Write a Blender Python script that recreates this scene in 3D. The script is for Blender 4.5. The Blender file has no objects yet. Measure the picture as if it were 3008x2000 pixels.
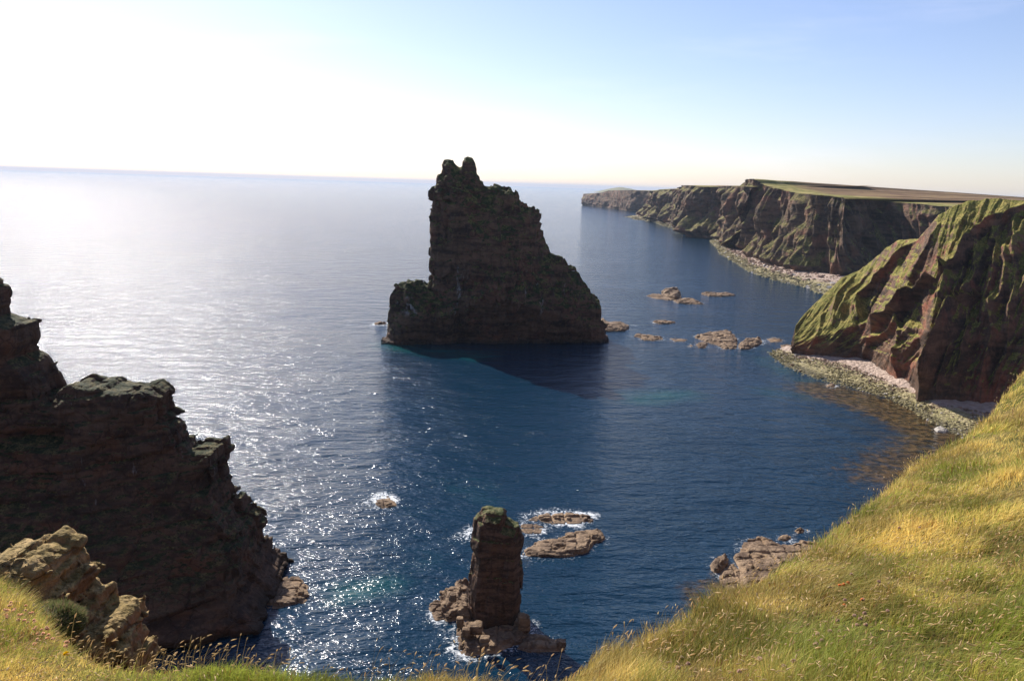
import bpy, math, random
import numpy as np
from mathutils import Matrix, Vector

random.seed(7)
rng = np.random.default_rng(11)
sc = bpy.context.scene
C = sc.collection
R = math.radians

# ------------------------------------------------------------------ camera
H = 52.0                       # height of the lens above the sea
PITCH, ROLL, FOC = R(11.3), R(1.85), 2285.0     # focal length in photograph pixels (3008 wide)
fwd = np.array([0, math.cos(PITCH), -math.sin(PITCH)])
u0 = np.array([0, math.sin(PITCH), math.cos(PITCH)])
r0 = np.array([1.0, 0, 0])
CU = u0 * math.cos(ROLL) - r0 * math.sin(ROLL)
CR = r0 * math.cos(ROLL) + u0 * math.sin(ROLL)
EYE = np.array([0, 0, H])
cam_d = bpy.data.cameras.new('camera')
cam = bpy.data.objects.new('camera', cam_d)
C.objects.link(cam)
cam.matrix_world = Matrix(((CR[0], CU[0], -fwd[0], 0), (CR[1], CU[1], -fwd[1], 0), (CR[2], CU[2], -fwd[2], H), (0, 0, 0, 1)))
cam_d.sensor_width = 36
cam_d.lens = 36 * FOC / 3008
cam_d.clip_start = 0.05
cam_d.clip_end = 60000
sc.camera = cam

# ------------------------------------------------------------------ light
SUN_AZ, SUN_EL = R(-33), R(37)     # measured from +Y towards +X
sd = bpy.data.lights.new('sun', 'SUN')
sd.energy = 4.6
sd.angle = R(0.53)
sd.color = (1.0, 0.95, 0.87)
sun = bpy.data.objects.new('sun', sd)
C.objects.link(sun)
sv = Vector((math.sin(SUN_AZ) * math.cos(SUN_EL), math.cos(SUN_AZ) * math.cos(SUN_EL), math.sin(SUN_EL)))
sun.rotation_euler = sv.to_track_quat('Z', 'Y').to_euler()
world = bpy.data.worlds.new('World')
sc.world = world
world.use_nodes = True
wn = world.node_tree
wn.nodes.clear()
sky = wn.nodes.new('ShaderNodeTexSky')
sky.sky_type = 'NISHITA'
sky.sun_disc = False
sky.sun_elevation = SUN_EL
sky.sun_rotation = SUN_AZ
sky.altitude = 50
sky.air_density = 0.95
sky.dust_density = 0.5
sky.ozone_density = 1.6
bg = wn.nodes.new('ShaderNodeBackground')
bg.inputs['Strength'].default_value = 0.082
wo = wn.nodes.new('ShaderNodeOutputWorld')
tintn = wn.nodes.new('ShaderNodeMix'); tintn.data_type = 'RGBA'; tintn.blend_type = 'MULTIPLY'; tintn.inputs[0].default_value = 1
tintn.inputs[7].default_value = (1.03, 0.97, 1.10, 1)
wtc = wn.nodes.new('ShaderNodeTexCoord'); wmp = wn.nodes.new('ShaderNodeMapping'); wmp.inputs['Scale'].default_value = (2.2, 3.0, 16)
wmp.inputs['Rotation'].default_value = (0.15, 0.1, 0.3)
wnz = wn.nodes.new('ShaderNodeTexNoise'); wnz.inputs['Detail'].default_value = 6; wnz.inputs['Roughness'].default_value = 0.6; wnz.inputs['Scale'].default_value = 1.3
wrp = wn.nodes.new('ShaderNodeMapRange'); wrp.interpolation_type = 'SMOOTHSTEP'
for k_, v_ in ((1, 0.48), (2, 0.8), (3, 0.0), (4, 0.16)): wrp.inputs[k_].default_value = v_
wcl = wn.nodes.new('ShaderNodeMix'); wcl.data_type = 'RGBA'; wcl.inputs[7].default_value = (9, 9.3, 9.8, 1)
wn.links.new(wtc.outputs['Generated'], wmp.inputs[0]); wn.links.new(wmp.outputs[0], wnz.inputs['Vector']); wn.links.new(wnz.outputs[0], wrp.inputs[0])
wn.links.new(wrp.outputs[0], wcl.inputs[0]); wn.links.new(sky.outputs[0], wcl.inputs[6]); wn.links.new(wcl.outputs[2], tintn.inputs[6]); wn.links.new(tintn.outputs[2], bg.inputs[0])
wn.links.new(bg.outputs[0], wo.inputs[0])
sc.view_settings.view_transform = 'Standard'
sc.view_settings.look = 'None'
sc.view_settings.exposure = 0.75
sc.view_settings.gamma = 1.0
sc.render.engine = 'CYCLES'
sc.cycles.use_denoising = True
sc.cycles.max_bounces = 6
sc.cycles.diffuse_bounces = 2
sc.cycles.glossy_bounces = 2
sc.cycles.transmission_bounces = 3
sc.cycles.volume_bounces = 0
sc.cycles.sample_clamp_indirect = 4
sc.cycles.sample_clamp_direct = 45

# ------------------------------------------------------------------ pixel -> place
def ray(px, py):
    px = np.asarray(px, float); py = np.asarray(py, float)
    a = ((px - 1504) / FOC)[..., None]; b = ((1000 - py) / FOC)[..., None]
    return fwd + CR * a + CU * b
def at_z(px, py, z=0.0):
    d = ray(px, py)
    return EYE + d * ((z - H) / d[..., 2])[..., None]
def at_y(px, py, y):
    d = ray(px, py)
    return EYE + d * (y / d[..., 1])[..., None]
def at_plane(px, py, y0, k):      # upright plane y = y0 + k x
    d = ray(px, py); return EYE + d * (y0 / (d[..., 1] - k * d[..., 0]))[..., None]
def to_px(p):
    q = np.asarray(p, float) - EYE
    w = q @ fwd
    return 1504 + FOC * (q @ CR) / w, 1000 - FOC * (q @ CU) / w
ZOOM = {1: (2.178, 0, 780), 2: (2.359, 0, 1450), 3: (2.3059, 1050, 420), 4: (2.6133, 1650, 500), 5: (1.9604, 2250, 500),
        6: (2.6133, 1000, 1400), 7: (1.9603, 1900, 1200), 8: (4.289, 1650, 520), 9: (2.598, 2100, 480),
        10: (3.484, 0, 1550), 11: (3.137, 1900, 1350), 0: (1, 0, 0), 12: (0.78421, 0, 0)}
def Z(n, pts):
    s, ox, oy = ZOOM[n]
    a = np.array(pts, float)
    return a / s + np.array([ox, oy])

def P2_(pts, z=0):
    a = Z(12, pts); return at_z(a[:, 0], a[:, 1], z)[:, :2]

# ------------------------------------------------------------------ noise
def _h(i, j, k, seed):
    n = (i.astype(np.int64) * 374761393 + j.astype(np.int64) * 668265263 + k.astype(np.int64) * 2147483647 + seed * 1274126177) & 0xFFFFFFFF
    n = ((n ^ (n >> 13)) * 1274126177) & 0xFFFFFFFF
    n = ((n ^ (n >> 16)) * 2246822519) & 0xFFFFFFFF
    n = n ^ (n >> 15)
    return (n & 0xFFFFFF).astype(np.float32) / 8388607.5 - 1.0
def vn(x, y, z, seed=0):
    x = np.asarray(x, np.float32); y = np.asarray(y, np.float32); z = np.asarray(z, np.float32)
    x, y, z = np.broadcast_arrays(x, y, z)
    i = np.floor(x); j = np.floor(y); k = np.floor(z)
    fx = x - i; fy = y - j; fz = z - k
    fx = fx * fx * (3 - 2 * fx); fy = fy * fy * (3 - 2 * fy); fz = fz * fz * (3 - 2 * fz)
    i = i.astype(np.int64); j = j.astype(np.int64); k = k.astype(np.int64)
    def L(a, b, t): return a + (b - a) * t
    c = [[[_h(i + a, j + b, k + d, seed) for d in (0, 1)] for b in (0, 1)] for a in (0, 1)]
    r = [[L(c[a][b][0], c[a][b][1], fz) for b in (0, 1)] for a in (0, 1)]
    r = [L(r[a][0], r[a][1], fy) for a in (0, 1)]
    return L(r[0], r[1], fx)
def fbm(x, y, z, o=4, seed=0, gain=0.5):
    s = 0; a = 1.0; t = 0
    for q in range(o):
        f = 2.03 ** q
        s = s + a * vn(np.asarray(x) * f + 17.3 * q, np.asarray(y) * f - 9.1 * q, np.asarray(z) * f + 3.7 * q, seed + q)
        t += a; a *= gain
    return s / t
def ridged(x, y, z, o=3, seed=0):
    s = 0; a = 1.0; t = 0
    for q in range(o):
        f = 2.1 ** q
        s = s + a * (1 - 2 * np.abs(vn(np.asarray(x) * f + 5.3 * q, np.asarray(y) * f, np.asarray(z) * f, seed + q)))
        t += a; a *= 0.5
    return s / t
def blocks(x, y, z, sx, sy, sz, seed=0, warp=0.25):
    """value per jointed block and closeness to its nearest joint (0 at the joint)"""
    wx = x + warp * sx * vn(x / sx / 2.1, y / sy / 2.1, z / sz / 3, seed + 31)
    wy = y + warp * sy * vn(x / sx / 2.3, y / sy / 2.1, z / sz / 3, seed + 32)
    wz = z + warp * sz * 1.2 * vn(x / sx / 4, y / sy / 4, z / sz / 5, seed + 33)
    kz = wz / sz
    k = np.floor(kz); fz = kz - k
    o = _h(k.astype(np.int64), k.astype(np.int64) * 0, k.astype(np.int64) * 0, seed + 5)
    ax = wx / sx + o * 3.3; ay = wy / sy + o * 5.1
    i = np.floor(ax); j = np.floor(ay)
    v = _h(i.astype(np.int64), j.astype(np.int64), k.astype(np.int64), seed)
    e = np.minimum(np.minimum(np.minimum(ax - i, 1 - ax + i) * sx, np.minimum(ay - j, 1 - ay + j) * sy), np.minimum(fz, 1 - fz) * sz)
    return v, e
def sstep(a, b, x):
    t = np.clip((np.asarray(x, float) - a) / (b - a), 0, 1)
    return t * t * (3 - 2 * t)
def poly_sd(x, y, poly):
    """signed distance, positive inside"""
    x = np.asarray(x, np.float32); y = np.asarray(y, np.float32)
    d = np.full(x.shape, 1e18, np.float32); ins = np.zeros(x.shape, bool)
    n = len(poly)
    for a in range(n):
        x1, y1 = poly[a]; x2, y2 = poly[(a + 1) % n]
        ex, ey = x2 - x1, y2 - y1
        t = np.clip(((x - x1) * ex + (y - y1) * ey) / (ex * ex + ey * ey + 1e-12), 0, 1)
        d = np.minimum(d, (x - x1 - t * ex) ** 2 + (y - y1 - t * ey) ** 2)
        if y1 != y2:
            ins ^= ((y1 > y) != (y2 > y)) & (x < (x2 - x1) * (y - y1) / (y2 - y1) + x1)
    return np.where(ins, 1, -1) * np.sqrt(d)
def line_d(x, y, pts):
    d = np.full(np.shape(x), 1e18, np.float32)
    for a in range(len(pts) - 1):
        x1, y1 = pts[a][:2]; x2, y2 = pts[a + 1][:2]
        ex, ey = x2 - x1, y2 - y1
        t = np.clip(((x - x1) * ex + (y - y1) * ey) / (ex * ex + ey * ey + 1e-12), 0, 1)
        d = np.minimum(d, (x - x1 - t * ex) ** 2 + (y - y1 - t * ey) ** 2)
    return np.sqrt(d)

# ------------------------------------------------------------------ meshes
def mesh_obj(name, V, F, mat, parent=None, smooth=True, attrs=None, colors=None):
    """F: (n,4) quads, (n,3) tris or a list of both arrays"""
    V = np.asarray(V, np.float32)
    Fs = F if isinstance(F, list) else [F]
    Fs = [np.asarray(f, np.int32) for f in Fs if len(f)]
    me = bpy.data.meshes.new(name)
    me.vertices.add(len(V)); me.vertices.foreach_set('co', V.ravel())
    tot = np.concatenate([np.full(len(f), f.shape[1], np.int32) for f in Fs])
    idx = np.concatenate([f.ravel() for f in Fs])
    me.loops.add(len(idx)); me.loops.foreach_set('vertex_index', idx)
    me.polygons.add(len(tot))
    st = np.zeros(len(tot), np.int32); st[1:] = np.cumsum(tot)[:-1]
    me.polygons.foreach_set('loop_start', st)
    me.polygons.foreach_set('loop_total', tot)
    me.polygons.foreach_set('use_smooth', np.full(len(tot), smooth, bool))
    me.update(calc_edges=True)
    for k, a in (attrs or {}).items():
        at = me.attributes.new(k, 'FLOAT', 'POINT'); at.data.foreach_set('value', np.asarray(a, np.float32))
    if colors is not None:
        at = me.attributes.new('tint', 'FLOAT_COLOR', 'POINT')
        c = np.ones((len(V), 4), np.float32); c[:, :3] = colors
        at.data.foreach_set('color', c.ravel())
    me.materials.append(mat)
    o = bpy.data.objects.new(name, me)
    C.objects.link(o)
    if parent is not None: o.parent = parent
    return o
def tag(o, label=None, cat=None, group=None, kind=None):
    for k, v in (('label', label), ('category', cat), ('group', group), ('kind', kind)):
        if v: o[k] = v
    return o
def empty(name, loc=(0, 0, 0)):
    o = bpy.data.objects.new(name, None); C.objects.link(o); o.location = loc
    o.empty_display_size = 0.5
    return o
def grid_faces(nu, nv, wrap=False):
    i = np.arange(nu if wrap else nu - 1)[:, None]; j = np.arange(nv - 1)[None, :]
    i2 = (i + 1) % nu
    return np.stack([i * nv + j, i2 * nv + j, i2 * nv + j + 1, i * nv + j + 1], -1).reshape(-1, 4)
CORN = [(0, 0, 0), (1, 0, 0), (0, 1, 0), (1, 1, 0), (0, 0, 1), (1, 0, 1), (0, 1, 1), (1, 1, 1)]
EDG = [(0, 1), (2, 3), (4, 5), (6, 7), (0, 2), (1, 3), (4, 6), (5, 7), (0, 4), (1, 5), (2, 6), (3, 7)]
def surf_net(F, org, h):
    S = F > 0
    n = [s - 1 for s in F.shape]
    cnt = np.zeros(n, np.int8)
    for a, b, c in CORN: cnt += S[a:a + n[0], b:b + n[1], c:c + n[2]]
    act = np.nonzero((cnt > 0) & (cnt < 8))
    N = len(act[0])
    vid = np.full(n, -1, np.int32); vid[act] = np.arange(N, dtype=np.int32)
    cv = np.stack([F[act[0] + a, act[1] + b, act[2] + c] for a, b, c in CORN], 1)
    acc = np.zeros((N, 3)); w = np.zeros(N)
    cc = np.array(CORN, float)
    for a, b in EDG:
        va, vb = cv[:, a], cv[:, b]
        m = (va > 0) != (vb > 0)
        t = np.where(m, va / np.where(m, va - vb, 1), 0)
        p = cc[a] + (cc[b] - cc[a]) * t[:, None]
        acc += p * m[:, None]; w += m
    V = (np.stack(act, 1) + acc / w[:, None]) * h + np.array(org)
    quads = []
    for ax in range(3):
        sl = [slice(1, None)] * 3; sl2 = [slice(1, None)] * 3
        sl[ax] = slice(0, -1); sl2[ax] = slice(1, None)
        A, B = S[tuple(sl)], S[tuple(sl2)]
        e = np.nonzero(A != B)
        if not len(e[0]): continue
        idx = np.stack(e, 1); off = np.ones(3, int); off[ax] = 0
        idx = idx + off
        o1, o2 = [q for q in range(3) if q != ax]
        ok = (idx[:, o1] < n[o1]) & (idx[:, o2] < n[o2]) & (idx[:, ax] < n[ax])
        inside = A[e][ok]; idx = idx[ok]
        def g(d1, d2):
            k = idx.copy(); k[:, o1] -= d1; k[:, o2] -= d2
            return vid[k[:, 0], k[:, 1], k[:, 2]]
        q = np.stack([g(1, 1), g(0, 1), g(0, 0), g(1, 0)], 1)
        flip = ~inside if ax != 1 else inside
        q[flip] = q[flip][:, ::-1]
        quads.append(q)
    Q = np.concatenate(quads)
    Q = Q[(Q >= 0).all(1)]
    lab = np.arange(len(V))
    e = np.concatenate([Q[:, [0, 1]], Q[:, [1, 2]], Q[:, [2, 3]]])
    while True:                                   # keep only the largest connected body
        old = lab.copy()
        m = np.minimum(lab[e[:, 0]], lab[e[:, 1]])
        np.minimum.at(lab, e[:, 0], m); np.minimum.at(lab, e[:, 1], m)
        lab = lab[lab]; lab = lab[lab]
        if (old == lab).all(): break
    u, c = np.unique(lab, return_counts=True)
    good = lab == u[c.argmax()]
    new = np.cumsum(good) - 1
    Q = Q[good[Q[:, 0]]]
    return V[good], new[Q]
def solid(name, lo, hi, h, base, noise, band, mat, parent=None, smooth=True):
    """isosurface of base(x,y,z) + noise(x,y,z); base > 0 is inside; noise only near the surface"""
    ax = [np.arange(lo[q], hi[q] + h, h, dtype=np.float32) for q in range(3)]
    X, Y, Zz = np.meshgrid(*ax, indexing='ij')
    B = base(X, Y, Zz).astype(np.float32)
    m = np.abs(B) < band
    B[m] += noise(X[m], Y[m], Zz[m]).astype(np.float32)
    B[0] = B[-1] = -1; B[:, 0] = B[:, -1] = -1; B[:, :, 0] = B[:, :, -1] = -1
    V, Q = surf_net(B, lo, h)
    return mesh_obj(name, V, Q, mat, parent, smooth)

# ------------------------------------------------------------------ materials
class NT:
    def __init__(s, name):
        s.m = bpy.data.materials.new(name); s.m.use_nodes = True
        s.t = s.m.node_tree; s.t.nodes.clear()
        s.out = s.t.nodes.new('ShaderNodeOutputMaterial')
    def n(s, typ, **kw):
        o = s.t.nodes.new('ShaderNode' + typ)
        for k, v in kw.items():
            if k[0] == '_': setattr(o, k[1:], v)
            else: s.set(o.inputs[k.replace('__', ' ')], v)
        return o
    def set(s, inp, v):
        if isinstance(v, bpy.types.NodeSocket): s.t.links.new(v, inp)
        elif isinstance(v, bpy.types.Node): s.t.links.new(v.outputs[0], inp)
        else:
            if inp.type == 'RGBA' and len(v) == 3: v = (*v, 1)
            inp.default_value = v
    def math(s, op, a, b=None, c=None):
        o = s.t.nodes.new('ShaderNodeMath'); o.operation = op
        for i, v in enumerate((a, b, c)):
            if v is not None: s.set(o.inputs[i], v)
        return o.outputs[0]
    def mix(s, f, a, b):
        o = s.t.nodes.new('ShaderNodeMix'); o.data_type = 'RGBA'
        s.set(o.inputs[0], f); s.set(o.inputs[6], a); s.set(o.inputs[7], b)
        return o.outputs[2]
    def ramp(s, f, lo, hi, a=0.0, b=1.0):
        o = s.t.nodes.new('ShaderNodeMapRange'); o.interpolation_type = 'SMOOTHSTEP'
        s.set(o.inputs[0], f); o.inputs[1].default_value = lo; o.inputs[2].default_value = hi
        o.inputs[3].default_value = a; o.inputs[4].default_value = b
        return o.outputs[0]
    def coord(s, sx=1, sy=1, sz=1, rot=(0, 0, 0)):
        if not hasattr(s, 'tc'): s.tc = s.t.nodes.new('ShaderNodeTexCoord')
        mp = s.t.nodes.new('ShaderNodeMapping')
        s.t.links.new(s.tc.outputs['Object'], mp.inputs[0])
        mp.inputs['Scale'].default_value = (sx, sy, sz); mp.inputs['Rotation'].default_value = rot
        return mp.outputs[0]
    def noise(s, vec, scale=1, detail=4, rough=0.55, dist=0.0):
        o = s.t.nodes.new('ShaderNodeTexNoise')
        s.t.links.new(vec, o.inputs['Vector'])
        o.inputs['Scale'].default_value = scale; o.inputs['Detail'].default_value = detail
        o.inputs['Roughness'].default_value = rough; o.inputs['Distortion'].default_value = dist
        return o.outputs[0]
    def bump(s, h, dist, strength=1.0, normal=None):
        o = s.t.nodes.new('ShaderNodeBump')
        s.set(o.inputs['Height'], h); o.inputs['Distance'].default_value = dist; o.inputs['Strength'].default_value = strength
        if normal is not None: s.set(o.inputs['Normal'], normal)
        return o.outputs[0]
    def nz(s):
        g = s.t.nodes.new('ShaderNodeNewGeometry'); sp = s.t.nodes.new('ShaderNodeSeparateXYZ')
        s.t.links.new(g.outputs['Normal'], sp.inputs[0]); return sp.outputs[2]
    def pz(s):
        g = s.t.nodes.new('ShaderNodeNewGeometry'); sp = s.t.nodes.new('ShaderNodeSeparateXYZ')
        s.t.links.new(g.outputs['Position'], sp.inputs[0]); return sp.outputs
    def attr(s, name):
        o = s.t.nodes.new('ShaderNodeAttribute'); o.attribute_name = name; return o
    def pbr(s, col, rough, normal=None, spec=0.3):
        p = s.t.nodes.new('ShaderNodeBsdfPrincipled')
        s.set(p.inputs['Base Color'], col); s.set(p.inputs['Roughness'], rough)
        p.inputs['Specular IOR Level'].default_value = spec
        if normal is not None: s.set(p.inputs['Normal'], normal)
        s.t.links.new(p.outputs[0], s.out.inputs[0])
        return p

def rock_mat(name, u, dark, mid, warm, green, straw, g_lo, g_hi, g_n=0.5, guano=None, wet=True, red=0.45, lay=1.0):
    """u: size in metres of the main features"""
    m = NT(name)
    c = m.coord()
    big = m.noise(c, 0.35 / u, 5, 0.6)
    fine = m.noise(c, 2.5 / u, 5, 0.65)
    lay_c = m.coord(0.3, 0.3, 1.5, (R(2.5), R(-3), 0))
    lyr = m.noise(lay_c, 0.9 / u, 4, 0.6, 0.4)
    streak = m.noise(m.coord(1.6, 1.6, 0.16), 1.1 / u, 4, 0.6)
    col = m.mix(m.ramp(lyr, 0.35, 0.68), dark, mid)
    col = m.mix(m.math('MULTIPLY', m.ramp(big, 0.5, 0.66), red), col, warm)
    col = m.mix(m.math('MULTIPLY', m.ramp(streak, 0.5, 0.72), 0.45), col, [q * 0.45 for q in dark])
    col = m.mix(m.math('MULTIPLY', m.ramp(fine, 0.48, 0.7), 0.35), col, [q * 1.7 for q in mid])
    vo = m.n('TexVoronoi', _feature='DISTANCE_TO_EDGE')
    wv = m.n('VectorMath', _operation='ADD'); m.t.links.new(m.coord(0.55, 0.55, 1.3, (R(2.5), R(-3), 0)), wv.inputs[0])
    nw = m.t.nodes.new('ShaderNodeTexNoise'); m.t.links.new(c, nw.inputs['Vector']); nw.inputs['Scale'].default_value = 0.5 / u; nw.inputs['Detail'].default_value = 4
    ns = m.n('VectorMath', _operation='SCALE'); m.t.links.new(nw.outputs['Color'], ns.inputs[0]); ns.inputs['Scale'].default_value = 1.6 * u
    m.t.links.new(ns.outputs[0], wv.inputs[1]); m.t.links.new(wv.outputs[0], vo.inputs['Vector'])
    vo.inputs['Scale'].default_value = 0.9 / u
    crack = m.ramp(vo.outputs['Distance'], 0.0, 0.06)
    col = m.mix(m.math('MULTIPLY', m.math('MULTIPLY', m.math('SUBTRACT', 1.0, crack), m.ramp(big, 0.4, 0.6)), 0.5 * lay), col, [q * 0.35 for q in dark])
    if wet:
        z = m.pz()[2]
        w = m.math('ADD', z, m.math('MULTIPLY', big, 2.0))
        col = m.mix(m.ramp(w, 1.2, 3.2, 0.75, 0.0), col, (0.022, 0.018, 0.012))
    if guano:
        z = m.pz()[2]
        gz = m.math('MULTIPLY', m.ramp(z, guano[0], guano[0] + 2), m.ramp(z, guano[1], guano[1] + 3, 1, 0))
        gn = m.ramp(m.noise(m.coord(1.2, 1.2, 0.35), 0.5 / u, 5, 0.7), guano[2], guano[2] + 0.12)
        col = m.mix(m.math('MULTIPLY', m.math('MULTIPLY', gz, gn), 0.7), col, (0.5, 0.5, 0.5))
    gm = m.math('ADD', m.nz(), m.math('MULTIPLY', m.math('SUBTRACT', m.noise(c, 0.6 / u, 6, 0.7), 0.5), g_n * 2))
    gcol = m.mix(m.ramp(m.noise(c, 1.3 / u, 4), 0.4, 0.65), green, straw)
    gcol = m.mix(m.ramp(m.noise(c, 7 / u, 3), 0.35, 0.7), gcol, [q * 0.5 for q in green])
    gmask = m.ramp(gm, g_lo, g_hi)
    if wet: gmask = m.math('MULTIPLY', gmask, m.ramp(m.pz()[2], 2.5, 7))
    col = m.mix(gmask, col, gcol)
    h = m.math('ADD', m.math('ADD', m.math('MULTIPLY', lyr, 0.4), m.math('MULTIPLY', streak, 0.35)), m.math('ADD', m.math('MULTIPLY', fine, 0.5), m.math('MULTIPLY', crack, 0.2 * lay)))
    nrm = m.bump(h, 0.35 * u, 0.9)
    nrm = m.bump(m.noise(c, 9 / u, 3, 0.6), 0.1 * u, 0.8, nrm)
    m.pbr(col, 0.85, nrm, 0.2)
    return m.m

GREEN, STRAW = (0.055, 0.075, 0.012), (0.17, 0.14, 0.04)
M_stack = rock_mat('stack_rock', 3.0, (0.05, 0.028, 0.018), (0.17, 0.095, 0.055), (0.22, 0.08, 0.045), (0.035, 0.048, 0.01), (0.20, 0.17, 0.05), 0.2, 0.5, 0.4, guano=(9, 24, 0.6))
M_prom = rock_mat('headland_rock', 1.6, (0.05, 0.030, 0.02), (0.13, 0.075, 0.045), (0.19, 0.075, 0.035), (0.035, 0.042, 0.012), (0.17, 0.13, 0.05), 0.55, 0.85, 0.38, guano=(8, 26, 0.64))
M_pillar = rock_mat('pillar_rock', 0.9, (0.06, 0.038, 0.026), (0.17, 0.10, 0.065), (0.2, 0.09, 0.04), (0.06, 0.075, 0.02), (0.22, 0.19, 0.08), 0.45, 0.8, 0.35)
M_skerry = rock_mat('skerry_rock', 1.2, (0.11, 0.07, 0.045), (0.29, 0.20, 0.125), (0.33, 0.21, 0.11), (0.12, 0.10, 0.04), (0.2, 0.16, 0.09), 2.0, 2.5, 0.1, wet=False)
M_cliff = rock_mat('cliff_rock', 5.0, (0.055, 0.038, 0.026), (0.17, 0.105, 0.062), (0.26, 0.11, 0.065), (0.13, 0.12, 0.03), (0.32, 0.24, 0.08), 0.44, 0.70, 0.45, red=0.6, lay=0.4)
M_head = rock_mat('grassy_headland_rock', 3.0, (0.055, 0.036, 0.024), (0.20, 0.11, 0.065), (0.32, 0.10, 0.055), (0.19, 0.175, 0.03), (0.40, 0.31, 0.08), 0.42, 0.66, 0.45, red=0.6, lay=0.6)
M_crag = rock_mat('outcrop_rock', 0.45, (0.12, 0.07, 0.035), (0.34, 0.21, 0.10), (0.30, 0.13, 0.07), (0.26, 0.18, 0.06), (0.46, 0.31, 0.13), 0.2, 0.9, 0.5, wet=False)

def beach_mat():
    m = NT('beach_stones')
    c = m.coord()
    v = m.n('TexVoronoi'); m.t.links.new(c, v.inputs['Vector']); v.inputs['Scale'].default_value = 1.1
    v2 = m.n('TexVoronoi'); m.t.links.new(c, v2.inputs['Vector']); v2.inputs['Scale'].default_value = 3.2
    sp = m.n('SeparateColor'); m.t.links.new(v.outputs['Color'], sp.inputs[0])
    hi = m.attr('upper').outputs['Fac']
    pink = m.mix(sp.outputs[0], (0.36, 0.26, 0.20), (0.47, 0.36, 0.29))
    alg = m.mix(sp.outputs[1], (0.21, 0.18, 0.07), (0.38, 0.31, 0.17))
    k = m.ramp(m.math('ADD', hi, m.math('MULTIPLY', m.math('SUBTRACT', m.noise(c, 0.25, 4), 0.5), 0.7)), 0.42, 0.62)
    col = m.mix(k, alg, pink)
    col = m.mix(m.ramp(hi, 0.0, 0.18, 0.8, 0.0), col, (0.03, 0.025, 0.015))
    hgt = m.math('ADD', m.math('MULTIPLY', v.outputs['Distance'], -0.6), m.math('MULTIPLY', v2.outputs['Distance'], -0.25))
    m.pbr(col, 0.8, m.bump(hgt, 0.9, 0.9), 0.25)
    return m.m
M_beach = beach_mat()

def boulder_mat():
    m = NT('boulder_stone')
    c = m.coord()
    a = m.attr('tint').outputs['Color']
    col = m.mix(m.ramp(m.noise(c, 3, 4), 0.35, 0.7, 0, 0.5), a, (0.05, 0.035, 0.02))
    m.pbr(col, 0.8, m.bump(m.noise(c, 4, 4), 0.15), 0.25)
    return m.m
M_boulder = boulder_mat()

def moor_mat():
    m = NT('moor_turf')
    c = m.coord()
    d = m.attr('inland').outputs['Fac']
    n = m.noise(m.coord(1, 1, 1), 0.012, 5, 0.6)
    grass = m.mix(m.ramp(m.noise(c, 0.09, 5, 0.7), 0.38, 0.66), (0.16, 0.15, 0.04), (0.34, 0.27, 0.10))
    heath = m.mix(m.ramp(m.noise(c, 0.04, 5, 0.7), 0.35, 0.7), (0.15, 0.09, 0.05), (0.24, 0.16, 0.075))
    k = m.ramp(m.math('ADD', d, m.math('MULTIPLY', m.math('SUBTRACT', n, 0.5), 0.35)), 0.06, 0.16)
    col = m.mix(k, grass, heath)
    m.pbr(col, 0.95, m.bump(m.noise(c, 0.3, 4, 0.6), 0.3, 0.5), 0.1)
    return m.m
M_moor = moor_mat()

def turf_mat():
    m = NT('slope_turf')
    c = m.coord()
    col = m.mix(m.ramp(m.noise(c, 0.9, 5, 0.65), 0.36, 0.66), (0.075, 0.085, 0.015), (0.20, 0.145, 0.05))
    col = m.mix(m.ramp(m.noise(c, 9, 4, 0.7), 0.4, 0.7, 0, 0.7), col, (0.035, 0.032, 0.012))
    rock = m.mix(m.noise(m.coord(0.4, 0.4, 2), 1.2, 5), (0.06, 0.04, 0.03), (0.17, 0.11, 0.07))
    col = m.mix(m.ramp(m.math('ADD', m.nz(), m.math('MULTIPLY', m.noise(c, 0.7, 5), 0.4)), 0.62, 0.78), rock, col)
    m.pbr(col, 0.95, m.bump(m.noise(c, 7, 5, 0.7), 0.08, 0.9), 0.1)
    return m.m
M_turf = turf_mat()

def leaf_mat(name, trans=0.45, rough=0.6):
    m = NT(name)
    a = m.attr('tint').outputs['Color']
    d = m.n('BsdfPrincipled'); m.set(d.inputs['Base Color'], a); d.inputs['Roughness'].default_value = rough
    d.inputs['Specular IOR Level'].default_value = 0.25
    t = m.n('BsdfTranslucent'); m.set(t.inputs['Color'], a)
    mx = m.n('MixShader'); mx.inputs[0].default_value = trans
    m.t.links.new(d.outputs[0], mx.inputs[1]); m.t.links.new(t.outputs[0], mx.inputs[2])
    m.t.links.new(mx.outputs[0], m.out.inputs[0])
    return m.m
M_blade = leaf_mat('grass_blade')
M_seed = leaf_mat('seed_head', 0.4, 0.8)

def plain(name, col, rough=0.7, sc_=40, var=0.5):
    m = NT(name)
    c = m.coord()
    m.pbr(m.mix(m.noise(c, sc_, 4), [q * (1 - var) for q in col], [min(1, q * (1 + var * 0.6)) for q in col]), rough, m.bump(m.noise(c, sc_ * 2, 3), 0.01, 0.6), 0.2)
    return m.m

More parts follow.
